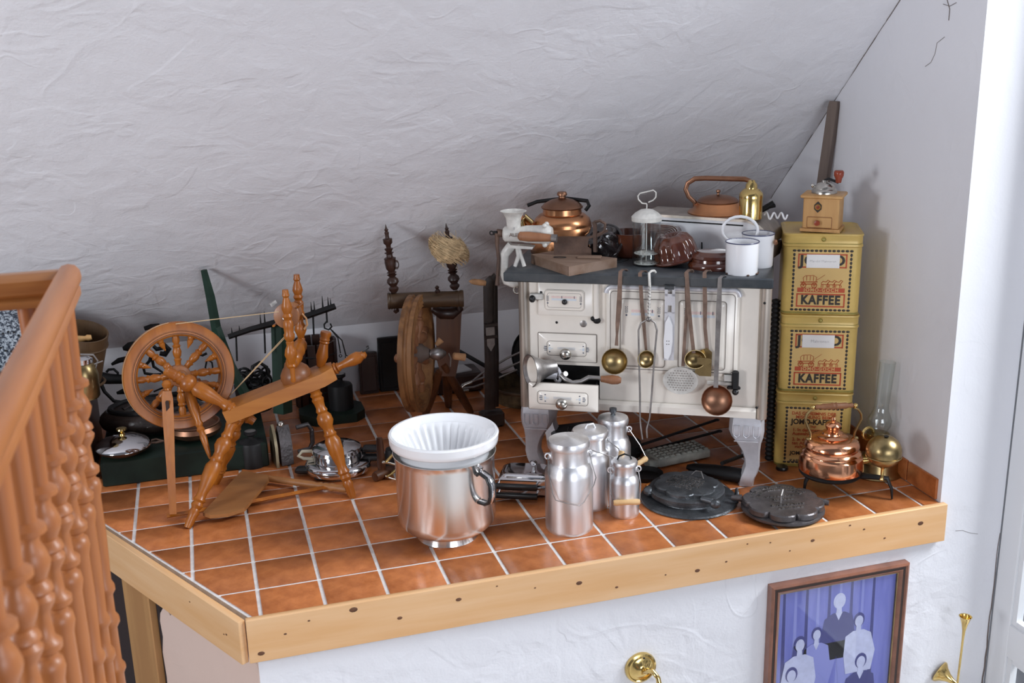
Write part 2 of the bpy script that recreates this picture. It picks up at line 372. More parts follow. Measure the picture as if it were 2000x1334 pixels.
# bed of grout under the tiles (L shape: main area + left strip)
fb = MB()
fb.prism([(0.372, -.185), (-.205, .86), (-.205, YB), (wall_x(YB), YB), (wall_x(-.185), -.185)], .03, z0=-.0345)
fb.prism([(-1.9, .86), (-.205, .86), (-.205, YB), (-1.9, YB)], .03, z0=-.0345)
floor = struct(fb.build('floor', M_grout))
def tile_mesh(poly, top):
    cx = sum(p[0] for p in poly) / len(poly); cy = sum(p[1] for p in poly) / len(poly)
    q = [(p[0] - cx, p[1] - cy) for p in poly]
    def ins(k, z): return [(x * (1 - k), y * (1 - k), z) for x, y in q]
    m = MB(); m.rings([ins(0, -.012), ins(0, top - .0018), ins(.022, top)]); return m, cx, cy
G = 0.0064; full = None
for j in range(-1, 10):
    for i in range(-10, 15):
        x0, y0 = i * .2 + G, j * .2 + G
        poly = [(x0, y0), (x0 + .2 - 2 * G, y0), (x0 + .2 - 2 * G, y0 + .2 - 2 * G), (x0, y0 + .2 - 2 * G)]
        whole = poly
        poly = clip(poly, (.376, -.18), (2.9, -.18), (1, 1))
        if y0 < .86: poly = clip(poly, (.385, -.185), (-.197, .86), (1, 1)) if poly else poly
        if y0 < .86 and x0 < -.3: continue
        if poly: poly = clip(poly, (wall_x(-.2) - .006, -.2), (wall_x(2) - .006, 2), (1, 1))
        if poly: poly = clip(poly, (-2, YB - .004), (3, YB - .004), (1, 1))
        if not poly or len(poly) < 3: continue
        dz = random.uniform(-.0006, .0006)
        if poly == whole:
            if full is None:
                m_, cx, cy = tile_mesh(poly, 0.0); full = m_.build('tile', M_tile, floor); full.location = (cx, cy, dz)
            else:
                o = full.copy(); COL.objects.link(o); o.parent = floor; o.location = (x0 + .1 - G, y0 + .1 - G, dz)
                o.rotation_euler[2] = random.choice((0, pi / 2, pi, -pi / 2))
        else:
            m_, cx, cy = tile_mesh(poly, 0.0); o = m_.build('tile', M_tile, floor); o.location = (cx, cy, dz)
# sloping ceiling, knee wall, gable wall return, low front wall
yt = -1.9
def slab_quad(name, a, b, c, d, n, mt, th=.06):
    a, b, c, d = map(Vector, (a, b, c, d)); n = Vector(n).normalized() * th
    return struct(MB().add([a, b, c, d, a + n, b + n, c + n, d + n], [(0, 1, 2, 3), (7, 6, 5, 4), (0, 4, 5, 1), (1, 5, 6, 2), (2, 6, 7, 3), (3, 7, 4, 0)]).build(name, mt))
ceiling = slab_quad('ceiling', (-3.2, YB, ZK), (wall_x(YB), YB, ZK), (wall_x(yt), yt, slope_z(yt)), (-3.2, yt, slope_z(yt)), (0, .68, .74), M_slope)
wall_back = slab_quad('wall_back', (-1.9, YB, -.03), (wall_x(YB) + .03, YB, -.03), (wall_x(YB) + .03, YB, ZK), (-1.9, YB, ZK), (0, 1, 0), M_smooth)
wr = MB()
XR = 3.16
wr.prism([(wall_x(FY), FY), (XR, FY), (XR, YB + .1), (wall_x(YB + .1), YB + .1)], 3.3, z0=-.03)
wall_right = struct(wr.build('wall_right', M_smooth))
wf = MB()
wf.prism([(.378, FY), (XR, FY), (XR, FY + .12), (.315, FY + .12)], 1.47, z0=-1.5)
wall_front = struct(wf.build('wall_front', M_plaster))
# diagonal side under the ledge: bare plaster and a stair board
dv = Vector((-.577, 1.045, 0)).normalized(); dn = Vector((-dv.y, dv.x, 0))        # dn points away from the ledge
if dn.x > 0: dn = -dn
A0 = Vector((.374, FY - .001, 0))
dM = Matrix(((dv.x, -dn.x, 0, A0.x), (dv.y, -dn.y, 0, A0.y), (0, 0, 1, 0), (0, 0, 0, 1)))  # x along the edge, y into the ledge
EK = 1.43; wl = MB(); edge = [(x * EK, z) for x, z in [(.0, -1.5), (.455, -1.5), (.46, -.62), (.452, -.50), (.457, -.40), (.445, -.33), (.450, -.27), (.443, -.235), (.425, -.205), (.405, -.195), (.39, -.215), (.37, -.19), (.35, -.10), (0, -.10)]]
wl.prism(edge, .05, dM @ Matrix(((1, 0, 0, 0), (0, 0, 1, 0), (0, 1, 0, 0), (0, 0, 0, 1))))
wall_left = struct(wl.build('wall_left', M_pink))
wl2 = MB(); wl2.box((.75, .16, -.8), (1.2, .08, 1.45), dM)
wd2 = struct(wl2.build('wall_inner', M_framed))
tr3 = MB(); tr3.bbox((.475 * EK + .085, -.01, -.85), (.20, .03, 1.42), .004, dM)
trim_3 = struct(tr3.build('trim_3', M_ply))
# edge boards
def board(name, M, L, h=.149, t=.024, knots=()):
    e = thing(name, '', '', M); del e['label'], e['category']; struct(e)
    b = MB(); b.bbox((L / 2, 0, -h / 2 + .004), (L, t, h), .002); bo = b.build('board', M_pine, e)
    for x, z, r in knots:
        k = MB(); k.lathe([(0, 0), (r, 0), (r * .8, .0012), (0, .0016)], 10, T(x, -t / 2, z) @ Rx(90) @ Matrix.Diagonal((1.25, .8, 1, 1))); k.build('knot', M_knot, bo)
    return e
board('trim_1', T(.352, -.191, 0), wall_x(-.19) + .012 - .352, knots=[(.037, -.115, .009), (.115, -.062, .004), (.19, -.03, .0035), (.33, -.018, .011), (.475, -.075, .007), (.67, -.045, .008), (.8, -.02, .003), (.93, -.05, .003), (1.085, -.06, .009), (1.22, -.1, .005), (1.4, -.085, .003), (1.52, -.09, .008), (1.63, -.075, .004), (1.71, -.02, .003), (1.80, -.03, .003), (1.88, -.075, .003), (1.97, -.05, .007), (2.12, -.015, .004), (2.18, -.04, .004), (2.27, -.09, .004), (2.42, -.055, .010)])
bd = Vector((-.57, 1.045, 0)).normalized()
board('trim_2', Matrix(((bd.x, bd.y, 0, .340), (bd.y, -bd.x, 0, -.197), (0, 0, 1, 0), (0, 0, 0, 1))), 1.2, knots=[(.08, -.07, .004), (.095, -.075, .003), (.3, -.04, .003)])
# skirting tiles along the gable wall
sk = thing('baseboard_right', '', '', T(0, 0, 0)); del sk['label'], sk['category']; struct(sk)
y = FY + .022
lens = [.186] + [.19] * 9
for Lk in lens:
    if y + Lk > YB: break
    t_ = MB(); t_.bbox((0, Lk / 2 - .003, .0445), (.011, Lk - .006, .083), .002)
    o = t_.build('tile', M_tile, sk); o.location = (wall_x(y) - .004, y, 0); o.rotation_euler[2] = -.045
    y += Lk
# cracks in the plaster
ck = MB(); pts = []
for k in range(40):
    t = k / 39; u = 1762 + (1505 - 1762) * t + random.uniform(-2.5, 2.5) * (1 if t < .75 else .5); v = -3 + (392 + 3) * t
    p = ppl(u, v, (2.873, -.193, 0), (1, -.045, 0)); pts.append(Vector((wall_x(p.y) - .0005, p.y, slope_z(p.y) - .0015)) * 1.0 + Vector((0, random.uniform(-.003, .001), 0)))
ck.tube(pts, [random.uniform(.0006, .0022) for _ in pts], 5)
ck.build('crack', M_crack, wall_right)
for name, path, r in (('crack', [(1850, 0), (1855, 18), (1853, 40)], .0015), ('crack', [(1845, 72), (1830, 84), (1826, 105), (1818, 122), (1807, 130)], .0008), ('crack', [(1868, 5), (1855, 12), (1842, 8)], .001)):
    c_ = MB(); c_.tube([ppl(u, v, (2.872, -.193, 0), (1, -.045, 0)) for u, v in path], r, 5); c_.build(name, M_crack, wall_right)
ck = MB(); pts = [Vector((XR - .004 + random.uniform(-.004, .003), FY - .001, z)) for z in [-.17 - .045 * k for k in range(28)]]
ck.tube(pts, [.0012 + .002 * min(1, k / 12) for k in range(28)], 5); ck.build('crack', M_crack, wall_front)
c_ = MB(); c_.tube([py(u, v, FY - .0003) for u, v in [(1866, 1037), (1880, 1036), (1895, 1041), (1910, 1043)]], .0007, 5); c_.build('crack', M_crack, wall_front)
# gable wall towards the camera with a glazed door
gb = MB(); gb.box((XR + .05, -4.2, 1.2), (.1, 1.9, 5.4)); gb.box((XR + .05, -1.72, 3.75), (.1, 3.1, .5))
struct(gb.build('wall_gable', M_smooth))
H_, LW, st, zr = 5.0, .77, .095, .92                 # height, leaf width, stile width, lock rail height
for n_ in range(4):
    dr = thing('door_%d' % (n_ + 1), '', '', T(XR + .026, FY - .004 - n_ * LW, -1.5)); del dr['label'], dr['category']; struct(dr)
    for y in (-st / 2, -LW + st / 2): d_ = MB(); d_.bbox((0, y, H_ / 2), (.05, st, H_), .004); d_.build('stile', M_doorw, dr)
    for zc, zh in ((zr, .137), (.12, .24), (H_ - .06, .12)): d_ = MB(); d_.bbox((0, -LW / 2, zc), (.046, LW - 2 * st + .02, zh), .002); d_.build('rail', M_doorw, dr)
    for z0, z1 in ((zr + .0685, H_ - .12), (.24, zr - .0685)):
        d_ = MB()
        for y in (-st - .010, -LW + st + .010): d_.box((0, y, (z0 + z1) / 2), (.03, .024, z1 - z0 + .02))
        for z in (z0 + .010, z1 - .010): d_.box((0, -LW / 2, z), (.027, LW - 2 * st + .01, .024))
        d_.build('bead', M_doorw, dr)
        d_ = MB(); d_.box((.006, -LW / 2, (z0 + z1) / 2), (.004, LW - 2 * st - .03, z1 - z0 - .03)); d_.build('pane', M_pane, dr)
# lower storey floor, far below
struct(MB().box((1.3, -2.2, -1.53), (6, 5, .06)).build('floor_lower', mat('pale_lower_floor', (0.72, 0.70, 0.68), .5, var=.1, vscale=3)))
# ------------------------------------------------------------------ stair railing
RXX, RYY = .060, -.97
rdir = Vector((-.012, -1, -.008)).normalized()
rl = thing('stair_railing', 'honey stained wooden stair railing with turned balusters and rounded handrail', 'railing', T(RXX, RYY, .1))
def rail_prof(k=1.0):
    return [(-.026 * k, 0), (-.026 * k, .014), (-.021 * k, .020), (-.030 * k, .026), (-.033 * k, .036), (-.030 * k, .050), (-.018 * k, .060), (0, .063), (.018 * k, .060), (.030 * k, .050), (.033 * k, .036), (.030 * k, .026), (.021 * k, .020), (.026 * k, .014), (.026 * k, 0)]
def sweep(A, B, prof, zoff):
    A = Vector(A); B = Vector(B); t = (B - A).normalized(); s_ = t.cross(Vector((0, 0, 1))).normalized()
    m = MB(); m.rings([[P + s_ * x + Vector((0, 0, z + zoff)) for x, z in prof] for P in (A, B)]); return m
RT = 1.225
A = Vector((RXX, RYY + .03, RT)); B = A + rdir * 1.75
sweep(A + Vector((.014, 0, 0)), B + Vector((.014, 0, 0)), rail_prof(.70), 0).build('handrail', M_raily, rl, w=True)
sweep((RXX + .02, RYY, RT - .005), (RXX - 1.6, RYY, RT - .005), [(-.030, -.004), (-.030, .010), (-.022, .016), (-.030, .024), (-.030, .050), (-.015, .062), (.015, .062), (.030, .050), (.030, .024), (.022, .016), (.030, .010), (.030, -.004)], 0).build('cross_rail', M_railx, rl, w=True)
bp = [(0.100, .016), (.30, .016), (.36, .0155), (.372, .021), (.380, .021), (.392, .0145), (.475, .0145), (.488, .0215), (.500, .0215), (.512, .015), (.556, .015), (.566, .021), (.578, .021), (.590, .0155), (.70, .019), (.79, .0185), (.812, .023), (.826, .021), (.832, .014), (.838, .014), (.845, .0225), (.856, .0235), (.866, .0145), (.905, .012), (.922, .021), (.930, .023), (.938, .017), (.944, .023), (.952, .021), (.960, .014), (.975, .021), (.99, .025), (1.008, .020), (1.022, .0135), (1.034, .015), (1.038, .026), (1.047, .026), (1.056, .0145), (1.12, .0165), (1.20, .018), (1.235, .018)]
b = MB(); b.lathe([(0, .1 - .1)] + [(r * 1.02, z - .1) for z, r in bp] + [(0, 1.135)], 14)
bal = b.build('baluster', M_rail, rl)
for k in range(1, 12):
    o = share(bal, rl, T(rdir.x * .14 * k, rdir.y * .14 * k, rdir.z * .14 * k))
for dx in (-.070, -.26, -.42): share(bal, rl, T(dx, 0.0, 0))
o = MB(); o.bbox((RXX + .0, RYY + .012, .30), (.05, .05, .60), .005); 
struct(MB().box((-.95, -2.1, .05), (2.25, 2.42, .10)).build('floor_landing', M_ply))
# ------------------------------------------------------------------ stove (local x along the front, y to the back)
SA = -29.656
SM = T(1.520, .603, 0) @ Rz(SA)
ZT = 0.842                                           # top of the stove plate
def sp(u, v, yl=0.0):                                # pixel -> stove local point on the upright plane y = yl
    o = SM @ Vector((0, yl, 0)); n = SM.to_3x3() @ Vector((0, 1, 0)); return SM.inverted() @ ppl(u, v, o, n)
def stp(u, v, z=ZT): return SM.inverted() @ fl(u, v, z)   # pixel -> stove local point on the plate
def sw(x, y, z): return SM @ Vector((x, y, z))
sv = thing('kitchen_stove', 'old cream enamelled kitchen stove on silver cast legs with ladles hanging in front', 'stove', SM)
X0, X1, Z0, Z1, SD = -.012, .900, .300, .805, .45
# carcass with an opening for the open drawer
b = MB()
b.box(((X0 + X1) / 2, SD - .01, (Z0 + Z1) / 2), (X1 - X0, .02, Z1 - Z0))
b.box((X0 + .01, SD / 2, (Z0 + Z1) / 2), (.02, SD, Z1 - Z0)); b.box((X1 - .01, SD / 2, (Z0 + Z1) / 2), (.02, SD, Z1 - Z0))
b.box(((X0 + X1) / 2, SD / 2, Z0 + .01), (X1 - X0, SD, .02))
ox0, ox1, oz0, oz1 = .030, .285, .330, .468
b.box(((X0 + X1) / 2, .01, (oz1 + Z1) / 2), (X1 - X0, .02, Z1 - oz1)); b.box(((X0 + ox0) / 2, .01, (Z0 + oz1) / 2), (ox0 - X0, .02, oz1 - Z0))
b.box(((ox1 + X1) / 2, .01, (Z0 + oz1) / 2), (X1 - ox1, .02, oz1 - Z0)); b.box(((ox0 + ox1) / 2, .01, (Z0 + oz0) / 2), (ox1 - ox0, .02, oz0 - Z0))
b.build('body', M_cream, sv)
MB().box(((ox0 + ox1) / 2, .2, .4), (ox1 - ox0 + .03, .36, .16)).build('drawer_well', M_black, sv).location = (0, .02, 0)
def rrect(x0, x1, z0, z1, r, k=5):
    p = []
    for cx, cz, a0 in ((x1 - r, z1 - r, 0), (x0 + r, z1 - r, 90), (x0 + r, z0 + r, 180), (x1 - r, z0 + r, 270)):
        for i in range(k + 1):
            a = radians(a0 + 90 * i / k); p.append((cx + r * cos(a), cz + r * sin(a)))
    return p
FRT = Matrix(((1, 0, 0, 0), (0, 0, -1, 0), (0, 1, 0, 0), (0, 0, 0, 1)))   # draws x,z polygons on the front, extrude towards the viewer
def raised(mb, loops, M=FRT, m=0):                   # loops = [(polygon, height)...] bottom to top
    mb.rings([[(x, y, h) for x, y in p] for p, h in loops], M, m); return mb
def molding(mb, p, r, h, m=0, M=FRT): mb.tube([(x, y, h) for x, y in p], r, 6, closed=True, m=m, M=M); return mb
# corner posts
for x, nm in ((X0 + .002, 'post'), (X1 - .002, 'post')):
    p = MB(); p.lathe([(.022, Z0 - .01), (.022, Z1), (0, Z1)], 14, T(x, .004, 0)); p.build('corner_post', M_post, sv)
# plinth moulding
p = MB(); p.rings([[(x, -.004, Z0 - .008), (x, -.022, Z0 - .004), (x, -.022, Z0 + .022), (x, -.010, Z0 + .034), (x, -.004, Z0 + .034)] for x in (X0 + .02, X1 - .02)]); p.build('plinth', M_cream, sv)
# plate
p = MB(); p.bbox((.423, SD / 2 - .02, ZT - .019), (1.0, SD + .06, .038), .004); pl = p.build('stove_plate', M_slab, sv)
p = MB(); p.torus(.105, .0025, 32, 6, T(.26, .24, ZT)); p.torus(.075, .002, 32, 6, T(.26, .24, ZT)); p.build('plate_ring', M_black, pl)
# fire door: frame, door, raised panel, hinge post, latch
d = MB(); raised(d, [(rrect(.048, .262, .668, .800, .004), 0), (rrect(.048, .262, .668, .800, .004), .014), (rrect(.052, .258, .672, .796, .004), .018)])
fd = d.build('fire_door', M_cream, sv)
d = MB(); raised(d, [(rrect(.074, .232, .690, .774, .012), .017), (rrect(.080, .226, .696, .768, .010), .026), (rrect(.088, .218, .704, .760, .008), .026)]); d.build('door_panel', M_cream, fd)
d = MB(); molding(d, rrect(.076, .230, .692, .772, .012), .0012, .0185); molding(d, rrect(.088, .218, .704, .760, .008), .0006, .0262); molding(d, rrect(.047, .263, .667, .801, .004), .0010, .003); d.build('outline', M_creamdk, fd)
d = MB(); d.lathe([(.012, .662), (.012, .806), (0, .806)], 12, T(.274, -.012, 0)); d.build('hinge_post', M_cream, sv)
d = MB(); d.sph((.276, -.014, .655), (.016, .014, .013), 10); d.sph((.262, -.016, .662), (.010, .010, .010), 8); d.build('hinge_foot', M_black, sv)
d = MB(); d.bbox((.045, -.024, .744), (.052, .012, .026), .004); d.build('latch', M_whiteworn, fd)
d = MB(); d.sph((.030, -.030, .736), (.013, .016, .015), 10); d.sph((.155, -.030, .727), (.011, .010, .011), 10); d.sph((.062, -.020, .760), .005, 8); d.build('latch_knob', M_blackpl, fd)
# stencilled ornaments
M_pr = mat('enamel_pale_red', (0.78, 0.60, 0.56), .3); M_pb = mat('enamel_pale_blue', (0.66, 0.71, 0.76), .3); M_pg = mat('enamel_navy', (0.07, 0.09, 0.14), .3)
def ears(mb, x, z, s, h):
    for k in range(4):
        for sgn in (-1, 1): mb.prism([(x, z + k * s), (x + sgn * s * .9, z + k * s + s * .9), (x + sgn * s * .55, z + k * s + s * 1.15)], .0004, FRT, 2, z0=h)
    mb.prism([(x - s * .5, z - s * 1.6), (x + s * .5, z - s * 1.6), (x + s * .5, z - s * .7), (x - s * .5, z - s * .7)], .0004, FRT, 2, z0=h)
def stencil(mb, x0, x1, zr, h, s):
    n = 6
    mb.box(((x0 + x1) / 2, -h - .0002, zr), (x1 - x0, .0004, s * 1.1), None, 0)
    mb.box(((x0 + x1) / 2, -h - .0002, zr - s * 1.6), (x1 - x0, .0004, s * 1.2), None, 1)
    for i in range(n):
        x = x0 + (x1 - x0) * (i + .5) / n; mb.box((x, -h - .0006, zr), (s * .35, .0004, s * 1.6), None, 2 if i % 3 == 2 else 0)
d = MB(); ears(d, .089, .727, .0055, .0263); ears(d, .217, .727, .0055, .0263)
stencil(d, .104, .200, .745, .0262, .006); d.build('stencil', [M_pr, M_pb, M_pg], fd)
# middle drawer front
def drawer(parent, x0, x1, z0, z1, yl, name='drawer'):
    e = MB(); raised(e, [(rrect(x0, x1, z0, z1, .004), -yl), (rrect(x0, x1, z0, z1, .004), -yl + .008), (rrect(x0 + .030, x1 - .030, z0 + .020, z1 - .020, .012), -yl + .020)])
    o = e.build(name, M_cream, parent)
    e = MB(); cx = (x0 + x1) / 2
    raised(e, [(rrect(x0 + .036, x1 - .036, z0 + .026, z1 - .026, .012), -yl + .019), (rrect(x0 + .042, x1 - .042, z0 + .032, z1 - .032, .010), -yl + .0245)]); e.build('drawer_panel', M_cream, o)
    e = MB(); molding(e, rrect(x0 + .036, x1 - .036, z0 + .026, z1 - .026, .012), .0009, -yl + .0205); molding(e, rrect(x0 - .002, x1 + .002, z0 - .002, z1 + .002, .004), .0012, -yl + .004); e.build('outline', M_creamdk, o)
    e = MB(); e.lathe([(0, 0), (.009, 0), (.009, .010), (.019, .016), (.023, .026), (.019, .036), (.009, .041), (0, .042)], 18, T(cx, yl - .022, (z0 + z1) / 2 - .014) @ Rx(90)); e.build('knob', M_nickel, o)
    e = MB(); zc = (z0 + z1) / 2
    for sx in (-1, 1):
        for k, (dx, dz, w, h, mm) in enumerate(((.066, .0, .008, .012, 1), (.066, .013, .005, .004, 2), (.066, -.013, .005, .004, 2), (.056, 0, .005, .004, 1), (.082, .007, .010, .003, 0), (.083, 0, .012, .003, 0), (.082, -.007, .010, .003, 0))):
            e.box((cx + sx * dx, yl - .0250, zc + dz), (w, .0008, h), None, mm)
    e.box((cx, yl - .0248, zc + .002), (.07, .0005, .010), None, 3)
    e.build('stencil', [M_pg, M_pb, M_pg, mat('enamel_tint', (0.70, 0.69, 0.68), .3)], o)
    return o
drawer(sv, .046, .272, .484, .594, .002)
# open ash drawer, pulled out 13 cm
YO = -.135
od = drawer(sv, .034, .300, .332, .436, YO, 'open_drawer')
e = MB(); e.box((.167, YO + .2, .342), (.22, .39, .006)); e.box((.060, YO + .2, .375), (.005, .39, .06)); e.box((.274, YO + .2, .375), (.005, .39, .06)); e.build('drawer_tray', M_black, od)
# oven door with moulded frame and two fields
d = MB(); fr_o = rrect(.310, .808, .420, .790, .030)
raised(d, [(rrect(.312, .806, .452, .788, .026), 0), (rrect(.312, .806, .452, .788, .026), .010), (rrect(.318, .800, .458, .782, .022), .014)]); ov = d.build('oven_door', M_cream, sv)
d = MB(); d.tube([(x, z, .010) for x, z in rrect(.312, .806, .30, .788, .024) if z > .44], .010, 8, M=FRT); 
d.build('door_frame', M_alup, ov)
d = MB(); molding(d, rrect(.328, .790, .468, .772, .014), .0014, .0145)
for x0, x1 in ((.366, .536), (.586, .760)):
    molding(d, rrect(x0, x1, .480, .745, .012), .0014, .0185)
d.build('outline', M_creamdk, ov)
for x0, x1 in ((.366, .536), (.586, .760)):
    d = MB(); raised(d, [(rrect(x0, x1, .480, .745, .012), .013), (rrect(x0 + .006, x1 - .006, .486, .739, .010), .020), (rrect(x0 + .018, x1 - .018, .500, .725, .006), .0215)]); q = d.build('door_field', M_cream, ov)
    d = MB(); ears(d, x0 + .024, .690, .0065, .0217); ears(d, x1 - .024, .690, .0065, .0217); stencil(d, x0 + .042, x1 - .042, .700, .0216, .008); d.build('stencil', [M_pr, M_pb, M_pg], q)
d = MB(); d.bbox((.800, -.030, .448), (.026, .022, .075), .006); d.sph((.802, -.034, .402), (.013, .013, .012), 10); d.bbox((.795, -.026, .416), (.050, .014, .014), .004); d.build('door_latch', M_blackpl, ov)
d = MB(); d.bbox((.775, -.022, .452), (.04, .010, .030), .004); d.bbox((.745, -.014, .428), (.10, .012, .016), .003); d.build('latch_plate', M_whiteworn, ov)
# screw heads and a bolt mark in the enamel
d = MB()
for x, z in ((.118, .638), (.255, .560), (.895, .745), (.882, .340)): d.sph((x, -.002 if x < .8 else -.020, z), (.005, .004, .005), 8)
d.build('screw', M_black, sv)
d = MB(); d.lathe([(0, 0), (.014, 0), (.012, .001), (0, .0012)], 14, T(.222, 0, .636) @ Rx(90)); d.build('bare_spot', M_steel, sv)
# cast legs: S curve, wide knee, square toe
def leg(mirror, x, y, front=True):
    sg = -1 if mirror else 1
    prof = [(.297, .000, .066, .05), (.285, .000, .070, .055), (.262, .000, .073, .060), (.232, .000, .074, .062), (.205, .004, .066, .055), (.180, .010, .052, .045), (.150, .018, .040, .036), (.115, .024, .033, .030), (.085, .026, .032, .028), (.055, .018, .034, .028), (.030, .008, .033, .030), (.0, .004, .033, .030)]
    rs = []
    for z, dx, hw, hd in prof:
        hw *= .9; c = .25
        rs.append([(sg * dx - hw, -hd * .5, z), (sg * dx - hw * .8, -hd, z), (sg * dx + hw * .8, -hd, z), (sg * dx + hw, -hd * .5, z), (sg * dx + hw, hd, z), (sg * dx - hw, hd, z)])
    m = MB(); m.rings(rs, T(x, y, 0)); o = m.build('leg', M_alup, sv, ang=50)
    if front:
        m = MB()
        for k in (-1, 0, 1): m.tube([(p[0], -.0625 + abs(p[1]) * 0, p[1]) for p in [(k * .036 - .010, .262), (k * .036 - .011, .222), (k * .036, .214), (k * .036 + .011, .222), (k * .036 + .010, .262)]], .0022, 5, closed=True, M=T(x, y - .001, 0))
        m.tube([(-.045, -.056, .197), (.045, -.056, .197)], .0022, 5, M=T(x, y - .003, 0)); m.build('leg_relief', M_alup, o)
leg(True, .030, .05); leg(False, .848, .05); leg(True, .030, SD - .07, False); leg(False, .848, SD - .07, False)
# ------------------------------------------------------------------ utensils hanging from the front of the plate
GU = 'ladles hung on the stove rim'
def hook_over(top, y0=-.057):                        # top of a handle bent over the rim of the plate
    x, z = top; return [(x + .020, y0 + .030, z - .004), (x + .016, y0 + .020, z + .004), (x + .008, y0 + .006, z + .006), (x, y0 - .002, z)]
def hung(name, label, pix, widths, mt, bowl=None, hookr=.006):
    """flat handle through pixels (stove local, in front of the doors)"""
    pts = [sp(u, v, yl) for u, v, yl in pix]
    o = thing(name, label, 'ladle', SM @ T(*pts[0]) )
    m = MB(); top = pts[0]
    hk = [Vector(p) for p in hook_over((top.x, top.z), top.y)]
    full = hk + pts[1:]
    r = [hookr * .8] * (len(hk) - 1) + [hookr] + widths
    strap(m, full, [q * 1.15 for q in r], .0016); m.build('handle', mt, o, w=True)
    return o, pts
def strap(m, pts, w, th):
    rs = []
    for k, p in enumerate(pts):
        p = Vector(p); t = (Vector(pts[min(k + 1, len(pts) - 1)]) - Vector(pts[max(k - 1, 0)])).normalized()
        x = Vector((1, 0, 0)) - t * t.x; x.normalize(); n = t.cross(x)
        rs.append([p + x * (w[k] * a) + n * (th * b) for a, b in ((-1, -1), (1, -1), (1, 1), (-1, 1))])
    m.rings(rs, SM)
def bowl(o, c, r, depth, tilt, yaw, mt, name='bowl', n=22, sq=1.0, th=.0022):
    """open bowl: axis faces the viewer, tilted"""
    k = 8; prof = [(0, -depth)] + [(r * sin(pi / 2 * i / k), -depth * cos(pi / 2 * i / k)) for i in range(1, k + 1)]
    inn = [((r - th) * sin(pi / 2 * i / k), -(depth - th) * cos(pi / 2 * i / k) + th * .0) for i in range(k, 0, -1)] + [(0, -(depth - th))]
    m = MB(); m.lathe(prof + inn, n, SM @ T(*c) @ Rz(yaw) @ Rx(90 - tilt) @ Matrix.Diagonal((1, sq, 1, 1))); return m.build(name, mt, o, w=True)
D = -.050
# large brass ladle
o, p = hung('ladle', 'large round brass ladle with long brown iron handle, hanging over the oven door edge', [(1212, 530, -.053), (1209, 600, D), (1206, 632, D), (1205, 655, D), (1204, 675, D)], [.0085, .0065, .004, .006], M_rustl)
c = sp(1200, 706, D - .01); bowl(o, c, .050, .038, 12, 0, M_brassd)
# small tilted brass ladle behind the tongs
o, p = hung('ladle', 'small brass ladle with thin brown handle hanging behind the fire tongs', [(1250, 533, -.048), (1254, 600, -.034), (1258, 640, -.034), (1262, 685, -.034)], [.006, .0055, .004], M_rustl)
c = sp(1262, 702, -.056); bowl(o, c, .034, .026, 8, 28, M_brassd)
# fire tongs
tp = [sp(u, v, -.062) for u, v in ((1270, 533), (1269, 560), (1268, 590), (1267, 618))]
o = thing('fire_tongs', 'long two-pronged wire fire tongs with twisted handle, hanging on the stove rim', 'tongs', SM @ T(*tp[0]))
m = MB(); m.tube([Vector(q) for q in hook_over((tp[0].x - .004, tp[0].z), tp[0].y)] + tp[1:], [.005] * 4 + [.005, .0045, .006], 7, M=SM); m.build('handle', M_whiteworn, o, w=True)
m = MB()
for k in range(10):
    t = k / 9; m.torus(.0052, .0016, 10, 5, SM @ T(*(tp[1] + (tp[3] - tp[1]) * t)) @ Ry(25))
m.sph(sp(1267, 624, -.064), (.010, .008, .010), 8, SM); m.build('twist', M_steel, o, w=True)
for xs in ([(1263, 625), (1252, 631), (1247, 645), (1248, 700), (1250, 770), (1250, 820), (1253, 845), (1255, 858)], [(1271, 625), (1279, 630), (1283, 645), (1278, 700), (1273, 770), (1269, 815), (1263, 838), (1264, 855)]):
    m = MB(); m.tube([sp(u, v, -.062) for u, v in xs], .0036, 7, M=SM); m.build('prong', M_steel, o, w=True)
# enamelled stove handle hanging flat on the door
q0 = sp(1309, 556, -.040)
o = thing('hook_plate', 'narrow white enamel lid lifter with two square holes hanging between the door fields', 'lid lifter', SM @ T(*q0))
m = MB()
def strip(u0, v0, u1, v1, y, th, w0, w1, r=.006):
    a = sp(u0, v0, y); b_ = sp(u1, v1, y); return a, b_
a = sp(1309, 560, -.026); b_ = sp(1309, 703, -.026)
for z0, z1, x0, x1 in ((a.z - .035, a.z, a.x - .019, a.x - .008), (a.z - .035, a.z, a.x + .008, a.x + .019), (a.z - .004, a.z + .008, a.x - .019, a.x + .019), (a.z - .070, a.z - .026, a.x - .019, a.x + .019), (a.z - .100, a.z - .070, a.x - .019, a.x - .007), (a.z - .100, a.z - .070, a.x + .007, a.x + .019), (b_.z, a.z - .096, a.x - .019, a.x + .019)):
    m.box(((x0 + x1) / 2, -.030, (z0 + z1) / 2), (x1 - x0, .005, z1 - z0), SM)
m.build('plate', M_alup, o, w=True)
m = MB(); cx = a.x - .004
m.prism([(cx - .013, b_.z + .012), (cx + .002, b_.z + .004), (cx + .012, b_.z + .03), (cx + .018, b_.z + .08), (cx + .016, b_.z + .14), (cx + .002, b_.z + .175), (cx - .010, b_.z + .15), (cx - .016, b_.z + .08)], .008, SM @ T(0, -.034, 0) @ FRT); m.build('grip', M_white, o, w=True)
m = MB(); m.box((a.x, -.036, a.z + .012), (.034, .05, .006), SM); m.box((a.x, -.058, a.z + .006), (.034, .006, .018), SM); m.build('hook', M_cast, o, w=True)
m = MB()
for dx in (-.004, .004):
    for dz in (.066, .078): m.box((cx + dx, -.0424, b_.z + dz), (.003, .0006, .003), SM)
m.build('print', M_print, o, w=True)
